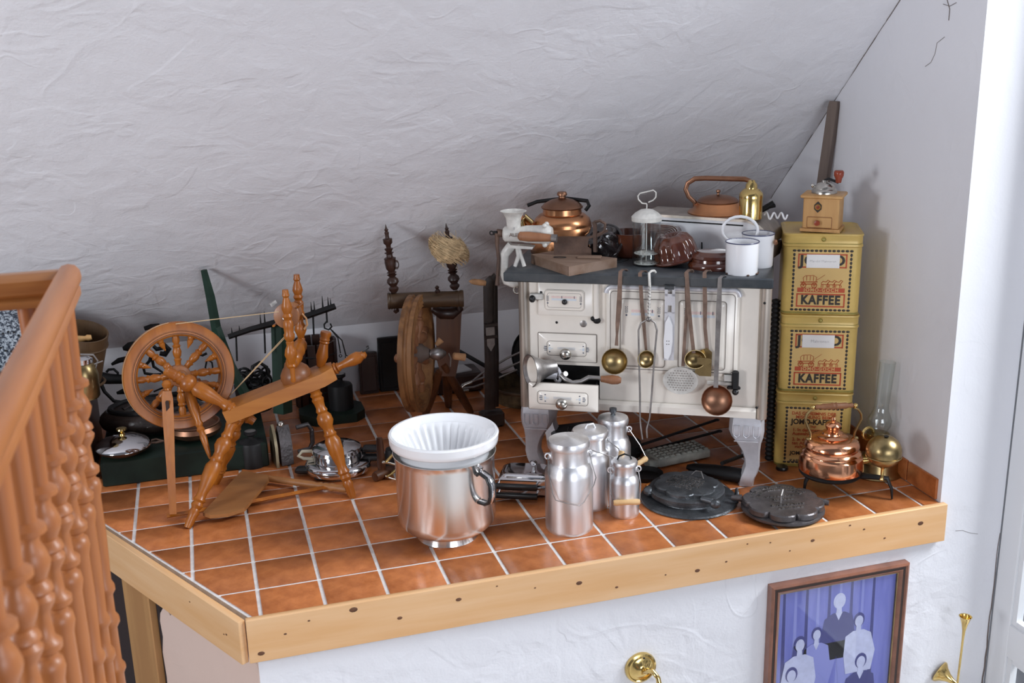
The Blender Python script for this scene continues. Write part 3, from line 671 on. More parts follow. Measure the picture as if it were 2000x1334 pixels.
# skimmer
o, p = hung('skimmer', 'round perforated white enamel skimmer on a brown handle', [(1340, 533, -.046), (1342, 600, -.032), (1338, 650, -.032), (1334, 715, -.032)], [.006, .005, .0055], M_rustl); o['category'] = 'skimmer'
c = sp(1329, 743, -.032)
m = MB(); m.lathe([(0, -.006), (.045, -.004), (.064, .002), (.066, .004), (.062, .004), (.044, -.001), (0, -.003)], 28, SM @ T(*c) @ Rx(90) @ Matrix.Diagonal((1, .82, 1, 1))); m.build('disc', M_whiteworn, o, w=True)
m = MB()
for i in range(-5, 6):
    for j in range(-5, 6):
        x, z = i * .0105 + (j % 2) * .005, j * .0095
        if x * x + (z / .82) ** 2 < .052 ** 2: m.lathe([(0, 0), (.0024, 0), (0, .0006)], 6, SM @ T(c.x + x, c.y - .0045 + .003 * (x * x + z * z) / .002, c.z + z) @ Rx(90))
m.build('hole', M_creamdk, o, w=True, kind='stuff')
# brass ladle with pouring lip
o, p = hung('ladle', 'brass gravy ladle with a side pouring lip on a bent brown handle', [(1341, 531, -.055), (1345, 600, -.050), (1351, 655, -.050), (1355, 690, -.050)], [.007, .006, .006], M_rustl)
c = sp(1358, 702, -.062); bl = bowl(o, c, .040, .030, 14, 10, M_brassd, sq=.88)
m = MB(); m.prism([(-.005, -.012), (.026, -.018), (.044, -.006), (.046, .004), (.036, .010), (-.005, .014)], .004, SM @ T(c.x + .014, c.y - .006, c.z - .002) @ Rz(0) @ Rx(90)); m.build('lip', M_brassd, o, w=True)
# brass spatula
o, p = hung('spatula', 'flat brass spatula with brown handle hanging beside the gravy ladle', [(1376, 532, -.048), (1377, 590, -.034), (1377, 640, -.034), (1381, 682, -.034)], [.007, .0055, .006], M_rustl); o['category'] = 'spatula'
m = MB(); pp = [sp(u, v, -.034) for u, v in ((1368, 684), (1381, 679), (1391, 688), (1389, 735), (1366, 734), (1357, 727), (1358, 720))]
m.prism([(q.x, q.z) for q in pp], .002, SM @ T(0, -.034, 0) @ FRT); m.build('blade', M_brassd, o, w=True)
# copper-coloured ladle
o, p = hung('ladle', 'copper ladle with a long flat grey steel handle hanging nearest the door latch', [(1406, 543, -.056), (1404, 600, -.052), (1401, 680, -.052), (1398, 757, -.052)], [.0085, .0075, .0075], M_steel)
c = sp(1400, 782, -.064); bowl(o, c, .058, .040, 14, -4, M_copperd)
# ------------------------------------------------------------------ things on the stove plate
def on(u, v, z=ZT): return fl(u, v, z)
# meat grinder clamped on the left end of the plate: local x to the camera's right, y away from the camera, z up
gc = py(1003, 470, (sw(-.055, .06, 0)).y)
AZ = 0.0
GM = T(*sw(-.062, .045, ZT)) @ Rz(SA)
mg = thing('meat_grinder', 'white enamelled hand meat grinder with wooden crank handle clamped to the stove plate', 'meat grinder', GM)
def gp(u, v, y=0.0):                                 # pixel -> grinder local on its upright plane
    n = GM.to_3x3() @ Vector((0, 1, 0)); return GM.inverted() @ ppl(u, v, GM @ Vector((0, y, 0)), n)
zt, zb = gp(1003, 412).z, gp(1003, 448).z; xf = gp(1003, 430).x
f = MB(); f.lathe([(.026, zb - .012), (.027, zb + .02), (.030, zb + .045), (.040, zt - .008), (.051, zt), (.049, zt + .001), (.038, zt - .010), (.026, zb + .04), (.022, zb)], 24, T(xf, 0, 0)); f.build('hopper', M_whiteworn, mg)
zx = gp(1003, 457).z
f = MB(); f.lathe([(0, -.040), (.024, -.040), (.030, -.034), (.030, .03), (.034, .05), (.036, .11), (.040, .115), (.040, .13), (.034, .14), (.028, .15), (0, .15)], 20, T(xf, 0, zx) @ Ry(90)); f.build('barrel', M_whiteworn, mg)
f = MB()
for k in range(6):
    a = k * pi / 3; f.sph((xf + .125, .042 * cos(a), zx + .042 * sin(a)), (.010, .010, .010), 8)
f.build('clamp_ring', M_whiteworn, mg)
f = MB(); f.rings([[(xf - .02, -.02, zx - .040), (xf + .08, -.02, zx - .045), (xf + .08, .02, zx - .045), (xf - .02, .02, zx - .040)], [(xf - .02, -.02, zx - .052), (xf + .075, -.02, zx - .055), (xf + .075, .02, zx - .055), (xf - .02, .02, zx - .052)]]); f.build('tray_web', M_whiteworn, mg)
# C-shaped clamp
cpx = [(1000, 478), (993, 487), (985, 497), (984, 515), (984, 535), (990, 548), (1003, 553), (1013, 551)]
f = MB(); f.tube([gp(u, v) for u, v in cpx], [.016, .016, .016, .015, .015, .016, .016, .013], 8, flat=1.2); f.build('clamp', M_whiteworn, mg)
f = MB(); f.tube([gp(1010, 478), gp(1013, 500), gp(1006, 520)], [.010, .009, .008], 8); f.tube([gp(1012, 478), gp(1018, 500), gp(1024, 520)], [.008, .007, .008], 8); f.build('foot', M_whiteworn, mg)
f = MB(); f.tube([gp(1011, 553), gp(1011, 562)], .006, 8); f.torus(.014, .004, 16, 6, T(*gp(1010, 566)) @ Rx(75)); f.build('wing_screw', M_nickel, mg)
# crank and handle
f = MB(); a = gp(971, 455, -.012); f.tube([gp(985, 456, 0), a], [.014, .016], 10); f.tube([a, gp(971, 480, -.014), gp(974, 505, -.016), gp(972, 540, -.016), gp(971, 557, -.018)], [.011, .007, .007, .007, .009], 8); f.build('crank', M_rust, mg)
f = MB(); f.torus(.007, .0025, 12, 6, T(*gp(960, 455, -.012)) @ Rx(90)); f.tube([gp(964, 455, -.012), a], .008, 8); f.build('thumb_screw', M_black, mg)
f = MB(); f.turn(gp(1012, 461, -.055), gp(1078, 465, -.055), [(0, .010), (.05, .017), (.3, .019), (.6, .017), (.95, .014), (1, .014)]); f.build('wooden_handle', M_woodbr, mg)
f = MB(); f.turn(gp(1077, 465, -.055), gp(1088, 466, -.055), [(0, .0155), (1, .0155)]); f.build('ferrule', M_steel, mg)
f = MB(); text_into(f, 'ALEXA', .020, T(xf + .02, -.0355, zx + .002) @ Rx(90)); f.build('lettering', M_rust, mg)
f = MB(); text_into(f, '0', .014, T(xf + .008, -.030, zb + .008) @ Rx(90)); f.build('size_mark', M_ink, mg)

# round copper kettle
kc = sw(.080, .345, ZT)
kt = thing('copper_kettle', 'satin copper kettle with domed lid standing behind the meat grinder', 'kettle', T(*kc) @ Rz(SA))
s_ = mp(kc)
m = MB(); m.lathe([(0, 0), (.112, 0), (.117, .006), (.118, .04), (.114, .075), (.106, .098), (.104, .102), (.105, .106), (.098, .126), (.082, .140), (.070, .143), (.069, .162), (.071, .164), (0, .164)], 36); m.build('body', M_copperm, kt)
m = MB(); m.lathe([(.074, .163), (.076, .167), (.064, .180), (.040, .192), (.018, .198), (.013, .200), (.013, .206), (.018, .209), (.018, .216), (.014, .221), (0, .222)], 28); m.build('lid', M_copperd, kt)
m = MB(); m.tube([(-.09, -.02, .085), (-.13, -.03, .115), (-.165, -.035, .145), (-.18, -.035, .150)], [.024, .019, .015, .014], 10, flat=.8); m.build('spout', M_copperm, kt)
m = MB(); m.tube([(.085, 0, .155), (.098, 0, .172), (.088, .02, .186), (0, .05, .19), (-.10, .04, .178), (-.135, .03, .165)], .007, 8); m.build('handle', M_black, kt)
m = MB(); m.tube([(-.10, -.045, .115), (-.125, -.05, .140), (-.135, -.05, .118), (-.132, -.05, .09)], .009, 8); m.build('spout_flap', M_brassd, kt)

KS = 1.13
for ch in kt.children: ch.scale = (KS, KS, KS)
# bread cutter: wood block with rusty plate
bL, bB, bR = stp(1037, 503), stp(1112, 539), stp(1205, 520)
def blk(u, v, z): return SM.inverted() @ fl(u, v, z)
bw = thing('slicing_board', 'thick weathered wooden slicing block with an upright rusty iron blade on the stove', 'cutting board', SM @ T(.15, .06, ZT))
m = MB(); h = .036
a, b_, c, d = blk(1037, 513, ZT), blk(1110, 542, ZT), blk(1204, 531, ZT), None
a, b_, c = blk(1037, 497, ZT + h), blk(1111, 521, ZT + h), blk(1205, 504, ZT + h); d = a + (c - b_) * .5
m.prism([(q.x, q.y) for q in (a, b_, c, d)], h, SM, z0=ZT); m.build('block', M_board, bw, w=True)
def bpx(u, v): return ppl(u, v, SM @ Vector((.1, .125, 0)), SM.to_3x3() @ Vector((-.1, 1, 0)))
m = MB(); pl_ = [bpx(u, v) for u, v in ((1082, 497), (1082, 462), (1150, 462), (1187, 448), (1188, 452), (1168, 462), (1150, 466), (1148, 482), (1155, 486), (1155, 500))]
nn = (SM.to_3x3() @ Vector((-.1, 1, 0))).normalized() * .004
m.rings([[q - nn for q in pl_], [q + nn for q in pl_]]); m.build('blade', M_rust, bw, w=True, ang=20)
m = MB(); m.tube([bpx(1163, 492), bpx(1162, 440), bpx(1160, 433)], .009, 4); m.tube([bpx(1160, 434), bpx(1172, 431), bpx(1182, 437), bpx(1181, 450), bpx(1172, 458)], .006, 6); m.build('lever', M_rust, bw, w=True)
m = MB(); m.bbox((.235, .075, ZT + h + .004), (.09, .04, .008), .002, SM); m.build('step', M_board, bw, w=True)
m = MB(); m.torus(.016, .0015, 16, 5, SM @ T(.12, .07, ZT + h + .001) @ Matrix.Diagonal((1.5, .7, 1, 1))); m.build('nail_ring', M_black, bw, w=True)

# dark glazed mould leaning with its ribs outward
def mould(name, label, M, R, H, ribs, mt, amp=.10, tubeh=True, prof=None):
    o = thing(name, label, 'baking mould', M)
    rib = lambda a, z: 1 - amp * abs(cos(a * ribs / 2)) ** 1.5 * (1 if z > .004 else .3)
    m = MB(); pr = prof or [(R * 1.06, 0), (R * 1.08, .008), (R, .014), (R * .98, H * .35), (R * .90, H * .65), (R * .70, H * .90), (R * .45, H), (R * .28, H * .96), (R * .22, H * .85), (0, H * .8)]
    m.lathe([(R * .98, .002)] + pr, ribs * 8, M=None, rib=rib); m.build('shell', mt, o, ang=60)
    m = MB(); m.torus(R * 1.05, .006, 40, 6, T(0, 0, .006)); m.build('rim', mt, o)
    return o
P = SM @ Vector((.265, .265, ZT)); mould('ribbed_mould', 'dark glazed ribbed baking mould tipped up behind the slicing block', T(P.x + .0, P.y, ZT + .055) @ Rz(SA) @ Ry(-32) @ Rx(52), .075, .085, 9, M_brownb, amp=.16)
P = SM @ Vector((.36, .30, ZT)); o = thing('brown_bowl', 'plain brown glazed bowl behind the glass jar', 'bowl', T(*P)); m = MB(); m.lathe([(0, 0), (.05, 0), (.060, .010), (.078, .075), (.082, .10), (.078, .10), (.070, .07), (.05, .012), (0, .01)], 28); m.build('body', M_brown, o)
P = SM @ Vector((.560, .175, ZT)); mould('gugelhupf_mould', 'brown glazed fluted ring cake mould lying tilted beside the glass jar', T(P.x, P.y, ZT + .022) @ Rz(SA) @ Rx(6) @ Ry(-14), .086, .098, 10, M_brown, amp=.13)
P = SM @ Vector((.700, .125, ZT)); o = thing('oval_mould', 'flat brown glazed stepped mould between the ring mould and the white mug', 'baking mould', T(*P) @ Rz(SA)); m = MB()
m.lathe([(.0, 0), (.092, 0), (.096, .010), (.090, .022), (.082, .026), (.080, .036), (.084, .040), (.080, .050), (.066, .056), (.060, .064), (0, .066)], 36, Matrix.Diagonal((1.0, .8, 1, 1))); m.build('body', M_brown, o)
P = SM @ Vector((.48, .335, ZT)); o = thing('loaf_mould', 'brown glazed rectangular mould with fine ribs standing against the enamel panel', 'baking mould', T(*P) @ Rz(SA - 18) @ Rx(-8)); m = MB()
m.prism(rrect(-.085, .085, 0, .125, .030), .035, FRT); lm = m.build('body', M_brown, o)
m = MB()
for k in range(6): m.tube([(x, z, .036) for x, z in rrect(-.080 + k * .006, .080 - k * .006, .006, .120 - k * .006, .028) if z > .02], .0022, 5, M=FRT)
m.build('rib', M_brown, lm)

# glass jar with perforated plunger
P = on(1262, 517); s_ = mp(P); j = thing('plunger_jar', 'tall glass jar with grey lid, wire loop handle and perforated plunger discs', 'jar', T(*P) @ Rz(SA))
R_, H_ = 27.5 * s_, .178
m = MB(); m.lathe([(0, .001), (R_ * .96, .001), (R_, .006), (R_, H_), (R_ - .003, H_), (R_ - .003, .008), (0, .005)], 32); m.build('glass', M_glass, j)
m = MB(); m.lathe([(R_ + .003, H_ - .006), (R_ + .004, H_ + .010), (R_ + .001, H_ + .013), (R_ - .010, H_ + .024), (R_ * .45, H_ + .036), (R_ * .2, H_ + .038), (0, H_ + .039)], 28); m.build('lid', M_whiteworn, j)
m = MB(); m.tube([(.0, 0, .012), (0, 0, H_ + .058)], .0022, 7); m.build('rod', M_whiteworn, j)
z0 = H_ + .058; m = MB(); m.tube([(x, 0, z0 + z) for x, z in [(0, 0), (-.018, .002), (-.032, .016), (-.034, .030), (-.026, .040), (0, .046), (.024, .052), (.034, .044), (.034, .026), (.024, .014), (.006, .006)]], .0028, 7); m.build('loop', M_whiteworn, j)
for zz in (.008, .046):
    d_ = MB(); n = 24
    d_.lathe([(0, zz + .006), (R_ * .45, zz + .005), (R_ * .86, zz), (R_ * .86, zz + .0015), (R_ * .45, zz + .0065), (0, zz + .008)], 24); q = d_.build('plunger_disc', M_whiteworn, j)
    d_ = MB()
    for k in range(14):
        a = k * 2 * pi / 14; d_.lathe([(0, 0), (.0042, 0), (0, .0008)], 7, T(R_ * .68 * cos(a), R_ * .68 * sin(a), zz + .0035) @ Matrix.Rotation(-.1, 4, Vector((-sin(a), cos(a), 0))))
    for k in range(7):
        a = k * 2 * pi / 7; d_.lathe([(0, 0), (.0036, 0), (0, .0008)], 7, T(R_ * .36 * cos(a), R_ * .36 * sin(a), zz + .0065))
    d_.build('hole', M_black, q)

# white enamel mug and measure behind it
P = on(1448, 533); s_ = mp(P); o = thing('enamel_mug', 'plain white enamel beaker with dark blue rim at the stove plate corner', 'mug', T(*P) @ Rz(SA))
R_ = 32 * s_; H_ = .118
m = MB(); m.lathe([(0, 0), (R_ * .95, 0), (R_ * .97, .006), (R_, H_), (R_ - .002, H_), (R_ * .95, .008), (0, .006)], 32); m.build('cup', M_white, o)
m = MB(); m.torus(R_, .0022, 36, 6, T(0, 0, H_)); m.build('rim', M_blue, o)
m = MB()
for k in range(12):
    a = random.uniform(0, 6.28); m.sph((R_ * .97 * cos(a), R_ * .97 * sin(a), .003), (.006, .006, .003), 6)
m.build('chip', M_rust, o)
P = SM @ Vector((.862, .175, ZT)); s_ = mp(P); o = thing('enamel_pot', 'white enamel milk pot with hoop handle behind the white beaker', 'pot', T(*P) @ Rz(SA))
R_ = 31 * s_; H_ = .125
m = MB(); m.lathe([(0, 0), (R_ * .92, 0), (R_ * .96, .005), (R_, H_), (R_ - .002, H_), (R_ * .92, .008), (0, .006)], 32); m.build('cup', M_white, o)
m = MB(); m.torus(R_, .0022, 36, 6, T(0, 0, H_)); m.build('rim', M_blue, o)
hp = [((1468, 478), -.03), ((1450, 482), -.03)]
m = MB(); cx = -.068; m.tube([(cx + .066 * cos(a), -.01, H_ + .012 + .052 * sin(a)) for a in [radians(q) for q in range(-55, 236, 18)]], .006, 8); m.build('hoop', M_white, o)
m = MB(); m.sph((R_ + .004, -.03, H_ * .78), (.008, .012, .012), 8); m.build('lug', M_copperd, o)

# long enamel box with rounded end, shelf-like top
bA, bB_ = Vector((.395, .385)), Vector((.885, .250)); dv_ = (bB_ - bA).normalized(); BLn = (bB_ - bA).length
EM = SM @ T(bA.x, bA.y, ZT) @ Matrix.Rotation(math.atan2(dv_.y, dv_.x), 4, 'Z')
eb = thing('enamel_panel_box', 'long white enamel stove hood with rounded end and worn grey edging, lying on the stove', 'stove hood', EM)
def ep(u, v, y=0.0): return EM.inverted() @ ppl(u, v, EM @ Vector((0, y, 0)), EM.to_3x3() @ Vector((0, 1, 0)))
HB = .150; rr = .085
outl = [(0, 0), (BLn, 0), (BLn + .012, HB - rr)] + [(BLn + .012 - rr + rr * cos(a), HB - rr + rr * sin(a)) for a in [radians(q) for q in range(15, 91, 15)]] + [(0, HB)]
m = MB(); m.prism(outl, .17, EM.inverted() @ EM @ T(0, 0.17, 0) @ FRT); m.build('body', M_white, eb)
e2 = [(0, HB), (BLn + .012 - rr, HB)] + [(BLn + .012 - rr + rr * cos(a), HB - rr + rr * sin(a)) for a in [radians(q) for q in range(75, -1, -15)]]
m = MB(); W2 = .19
m.rings([[(x, -.006, z - .0), (x, -.006, z + .010), (x, W2, z + .010), (x, W2, z)] if k < 2 else [(x - .002, -.006, z - .002), (x + .010, -.006, z + .006 - k * .0008), (x + .010, W2, z + .006 - k * .0008), (x - .002, W2, z - .002)] for k, (x, z) in enumerate(e2)]); m.build('edging', M_post, eb)
m = MB(); m.tube([(x, -.001, z - .014) for x, z in [(0, HB), (BLn - rr, HB)]], .003, 6); m.build('dark_seam', M_black, eb)
m = MB(); m.rings([[(BLn - .03 + q * .012, -.010, z), (BLn + .016 + q * .012, -.010, z), (BLn + .016 + q * .012, .18, z), (BLn - .03 + q * .012, .18, z)] for q, z in ((0, .0), (1, .055))]); m.build('end_foot', M_greywood, eb)
m = MB(); m.tube([(.26, -.004, .06), (.262, -.006, .03), (.27, -.006, .022), (.275, -.004, .03)], .0025, 6); m.build('catch', M_black, eb)
ZS = ZT + HB + .010
# flat copper kettle with strap handle
P = EM @ Vector((.280, .125, HB + .010)); s_ = mp(P)
fk = thing('flat_copper_kettle', 'low dull copper kettle with tall strap handle on top of the enamel hood', 'kettle', T(*P) @ Rz(SA))
def kp(u, v): return TH[fk].inverted() @ ppl(u, v, P, TH[fk].to_3x3() @ Vector((0, 1, 0)))
m = MB(); m.lathe([(0, 0), (.118, 0), (.120, .004), (.112, .010), (.100, .016), (.085, .040), (.080, .044), (0, .044)], 36); m.build('body', M_copperm, fk)
m = MB(); m.lathe([(.082, .043), (.083, .047), (.070, .058), (.045, .066), (.02, .070), (.005, .072), (.004, .078), (.009, .083), (.008, .090), (0, .093)], 28); m.build('lid', M_copperd, fk)
hp = [kp(u, v) for u, v in ((1358, 410), (1357, 395), (1345, 384), (1339, 370), (1343, 358), (1357, 349), (1378, 348), (1420, 349), (1455, 350), (1468, 355), (1474, 366))]
m = MB(); m.tube(hp, [.008, .009, .009, .009, .009, .010, .010, .010, .010, .009, .008], 8, flat=.4); m.build('strap_handle', M_copperd, fk)
# brass canister
P = EM @ Vector((.440, .036, HB + .010)); s_ = mp(P); o = thing('brass_canister', 'polished brass canister with stepped conical lid at the end of the enamel hood', 'canister', T(*P) @ Rz(SA))
R_ = 22.5 * s_; m = MB(); m.lathe([(0, 0), (R_, 0), (R_, .082), (R_ * .98, .084), (0, .084)], 28); m.build('body', M_brass, o)
m = MB(); m.lathe([(R_ * 1.02, .080), (R_ * 1.02, .092), (R_ * .95, .100), (R_ * .70, .112), (R_ * .52, .116), (R_ * .48, .132), (R_ * .30, .142), (R_ * .25, .148), (0, .149)], 24); m.build('lid', M_brass, o)
# iron spout end and white cable
P = EM @ Vector((.475, .14, HB + .010)); o = thing('iron_fitting', 'small black forked iron fitting behind the brass canister', 'fitting', T(*P) @ Rz(SA)); m = MB(); m.tube([(-.03, 0, .012), (.0, 0, .030), (.025, 0, .048)], [.010, .012, .010], 7); m.tube([(.0, 0, .03), (.032, -.01, .036)], [.010, .006], 6); m.build('body', M_black, o)
P = EM @ Vector((.515, .075, HB + .002)); o = thing('white_cable', 'thin white cable bunched beside the brass canister', 'cable', T(*P) @ Rz(SA)); m = MB(); m.tube([(-.03 + .0028 * k, .012 * cos(k * .35), .016 + .012 * sin(k * .62)) for k in range(32)], .004, 8); m.build('cord', M_white, o)

# second meat grinder lying in the open drawer
P = SM @ Vector((.05, -.075, .372))
g2 = thing('enamel_grinder', 'dismounted grey enamel grinder with white funnel mouth and wooden crank lying in the open drawer', 'meat grinder', T(*P))
def q2(u, v, y=-.09): return SM @ sp(u, v, y)
a, b_ = q2(1042, 722, -.12), q2(1062, 720, -.09); ax = (SM.to_3x3() @ Vector((.78, .62, -.02))).normalized()
c0 = q2(1037, 724, -.13)
m = MB(); m.lathe([(.030, .10), (.034, .06), (.050, .025), (.064, .0), (.064, -.004), (.060, -.004), (.044, .022), (.028, .06)], 26, frame(c0, c0 + ax)); m.build('funnel', M_steel, g2, w=True)
m = MB(); m.lathe([(.0605, -.0035), (.0438, .021), (.026, .05), (0, .051)], 26, frame(c0, c0 + ax)); m.build('funnel_lining', M_cream, g2, w=True)
e_ = q2(1088, 732, -.075)
m = MB(); m.tube([c0 + ax * .07, q2(1072, 728, -.08), e_], [.030, .028, .020], 14); m.torus(.028, .006, 18, 7, frame(e_, e_ + ax)); m.build('barrel', M_alup, g2, w=True)
m = MB(); m.tube([e_, q2(1098, 733, -.09), q2(1105, 730, -.11)], [.012, .012, .010], 8); m.tube([q2(1096, 733, -.10), q2(1104, 741, -.11), q2(1118, 748, -.11), q2(1135, 745, -.10), q2(1150, 737, -.09), q2(1168, 738, -.085), q2(1176, 740, -.085)], [.010, .010, .010, .009, .009, .008, .009], 8); m.build('crank', M_steel, g2, w=True)
m = MB(); m.turn(q2(1174, 740, -.085), q2(1213, 743, -.085), [(0, .012), (.15, .013), (.55, .018), (.85, .016), (1, .010)]); m.build('handle', M_woodbr, g2, w=True)
# ------------------------------------------------------------------ stack of coffee tins
TA = -27.0; TW, TD, THh = .290, .27, .318
tb = fl(1584, 913)
TB = T(*tb) @ Rz(TA) @ T(0, TD / 2, 0)
def rsq(a, b, r, z, k=4): return [(x, y, z) for x, y in [(p[0], p[1]) for p in rrect(-a, a, -b, b, r, k)]]
def tin(M, label, kind, writing=None, lid_pin=True):
    t = thing('coffee_tin', label, 'tin', M, None)
    a, b = TW / 2, TD / 2; HBd = THh - .052
    m = MB(); m.rings([rsq(a - .004, b - .004, .022, 0), rsq(a, b, .025, .004), rsq(a, b, .025, HBd), rsq(a - .004, b - .004, .022, HBd + .002)]); m.build('body', M_gold, t)
    m = MB(); m.rings([rsq(a + .003, b + .003, .026, HBd + .002), rsq(a + .004, b + .004, .028, HBd + .006), rsq(a + .001, b + .001, .026, HBd + .012), rsq(a + .001, b + .001, .026, THh - .012), rsq(a + .004, b + .004, .028, THh - .007), rsq(a + .003, b + .003, .028, THh - .002), rsq(a - .006, b - .006, .022, THh), rsq(a - .010, b - .010, .02, THh - .003)]); ld = m.build('lid', M_gold, t)
    m = MB(); m.rings([rsq(a + .0012, b + .0012, .026, HBd + .012), rsq(a + .0014, b + .0014, .026, HBd + .0145)], cap=False); m.build('seam', M_golde, t); m = MB(); m.rings([rsq(a + .0006, b + .0006, .025, .004), rsq(a + .0006, b + .0006, .025, .012)], cap=False); m.build('seam', M_golde, t)
    if lid_pin: m = MB(); m.sph((0, -b - .003, THh - .022), (.0085, .006, .0085), 10); m.build('lid_catch', M_golde, ld)
    FM = T(0, -b - .0004, 0) @ FRT                   # printing on the front
    x1, zb_, zt_ = .105, .020, HBd - .014
    m = MB(); m.prism([(-x1 - .004, zb_ - .004), (x1 + .004, zb_ - .004), (x1 + .004, zt_ + .004), (-x1 - .004, zt_ + .004)], .0003, FM); m.build('print_ground', M_orange, t)
    m = MB()
    nx, nz = 13, 15
    for k in range(nx + 1):
        for z in (zb_, zt_): m.lathe([(0, 0), (.0064, 0), (.0045, .0008), (0, .001)], 8, FM @ T(-x1 + 2 * x1 * k / nx, z, .0004) @ Matrix.Diagonal((1.15, .75, 1, 1)))
    for k in range(1, nz):
        for x in (-x1, x1): m.lathe([(0, 0), (.0064, 0), (.0045, .0008), (0, .001)], 8, FM @ T(x, zb_ + (zt_ - zb_) * k / nz, .0004) @ Matrix.Diagonal((.75, 1.1, 1, 1)))
    m.build('bean_border', M_print, t, kind='stuff')
    def rframe(mb, x0, x1_, z0, z1, w, mm=0):
        for c, d in ((((x0 + x1_) / 2, z0), (x1_ - x0, w)), (((x0 + x1_) / 2, z1), (x1_ - x0, w)), ((x0, (z0 + z1) / 2), (w, z1 - z0 + w)), ((x1_, (z0 + z1) / 2), (w, z1 - z0 + w))):
            mb.box((c[0], c[1], .0008), (d[0], d[1], .0006), FM, mm)
    if kind == 'front':
        m = MB(); rframe(m, -.088, .088, zt_ - .064, zt_ - .014, .0055); m.build('red_frame', M_red, t); m = MB(); rframe(m, -.088, .088, .034, .082, .0055); m.build('red_frame', M_red, t)
        m = MB(); text_into(m, 'JOMO', .056, FM @ T(0, zt_ - .039, .0012) @ Matrix.Diagonal((1.12, 1, 1, 1)), bold=.0016); m.build('name_lettering', M_print, t)
        m = MB(); text_into(m, 'KAFFEE', .046, FM @ T(0, .058, .0012) @ Matrix.Diagonal((.88, 1.06, 1, 1)), bold=.0019, spacing=1.14); m.build('word_lettering', M_print, t)
        m = MB(); m.box((0, .0985, .0008), (.176, .017, .0006), FM); bn = m.build('banner', M_red, t)
        m = MB(); text_into(m, 'JOMO-GOCH', .0185, FM @ T(0, .0985, .0016), bold=.0004, spacing=1.25); m.build('banner_lettering', M_orange, bn)
        # covered wagon and horses, line drawing
        m = MB(); z0 = .109
        def ln(pp, r=.0009, cl=False): m.tube([(x, z, .0012) for x, z in pp], r, 4, closed=cl, M=FM)
        ln([(-.066, z0 + .022), (-.068, z0 + .038), (-.060, z0 + .045), (-.030, z0 + .047), (-.018, z0 + .040), (-.020, z0 + .024)]); ln([(-.078, z0 + .020), (-.014, z0 + .022)], .0015); ln([(-.074, z0 + .012), (-.016, z0 + .013)], .0015)
        for x in (-.055, -.042, -.030): ln([(x, z0 + .026), (x, z0 + .044)])
        for x in (-.066, -.026): ln([(x + .010 * cos(a), z0 + .008 + .010 * sin(a)) for a in [i * pi / 6 for i in range(12)]], .0012, True)
        for x in (-.066, -.026):
            for i in range(3): ln([(x - .009 * cos(i * pi / 3), z0 + .008 - .009 * sin(i * pi / 3)), (x + .009 * cos(i * pi / 3), z0 + .008 + .009 * sin(i * pi / 3))], .0006)
        ln([(-.018, z0 + .028), (.012, z0 + .050)], .0006)
        for hx in (.012, .036, .060):
            ln([(hx - .012, z0 + .018), (hx - .006, z0 + .024), (hx + .006, z0 + .022), (hx + .012, z0 + .030), (hx + .019, z0 + .026), (hx + .014, z0 + .020), (hx + .010, z0 + .012), (hx - .010, z0 + .012)], .0012, True)
            for lx in (-.011, -.006, .006, .011): ln([(hx + lx, z0 + .013), (hx + lx * 1.2 + .002, z0 + .005), (hx + lx * 1.1, z0)], .001)
        m.build('wagon_drawing', M_red, t)
        # paper slip stuck over the name
        m = MB(); m.box((.002 if writing != 'Makronen' else -.004, zt_ - .040, .0024), (.122, .052, .0006), FM); pp_ = m.build('paper_slip', M_paper, t)
        m = MB(); text_into(m, writing, .017 if len(writing) < 10 else .0135, FM @ T(.002, zt_ - .040, .0032) @ Matrix.Shear('XZ', 4, (0, 0)), depth=.0002, bold=-.0004); m.build('handwriting', M_ink, pp_)
    else:
        m = MB()
        for txt, z, s in (('DAS GEHEIMNIS DER', zt_ - .022, .0185), ('MISCHUNG BEIM', zt_ - .038, .0185)): text_into(m, txt, s, FM @ T(0, z, .0012), bold=.0003); m.build('red_text', M_red, t); m = MB()
        for txt, z, x in (('1. In der sorgsamen', zt_ - .092, -.080), ('Auswahl der', zt_ - .108, -.080), ('2. In der rich-', zt_ - .133, -.080), ('ten Abstimmung', zt_ - .149, -.080), ('richtigen', zt_ - .164, -.068), ('von', zt_ - .178, -.045)): text_into(m, txt, .0185, FM @ T(x, z, .0012), bold=.0003, align='LEFT'); m.build('red_text', M_red, t); m = MB()
        text_into(m, 'liegt', .013, FM @ T(0, zt_ - .076, .0012)); m.build('red_text', M_red, t)
        m = MB(); text_into(m, 'JOMO-KAFFEE', .030, FM @ T(0, zt_ - .058, .0012) @ Matrix.Diagonal((.92, 1, 1, 1)), bold=.0009); m.build('black_text', M_print, t); m = MB()
        text_into(m, 'JOMO', .021, FM @ T(-.086, zt_ - .192, .0012), bold=.0005, align='LEFT'); m.build('black_text', M_print, t); m = MB(); text_into(m, 'KAFFEE', .018, FM @ T(-.086, zt_ - .226, .0012), bold=.0004, align='LEFT'); m.build('black_text', M_print, t)
    return t
tin(TB, 'yellow coffee tin with printed text in red, lowest of the stack', 'back')
tin(TB @ T(.001, 0, THh + .0005) @ Rz(1.2), 'yellow coffee tin with a white paper slip, between two other tins', 'front', 'Makronen')
tin(TB @ T(.000, -.002, 2 * THh + .001) @ Rz(-.6), 'yellow coffee tin with a white paper slip, top of the stack under the coffee mill', 'front', 'Mandel Makronen')
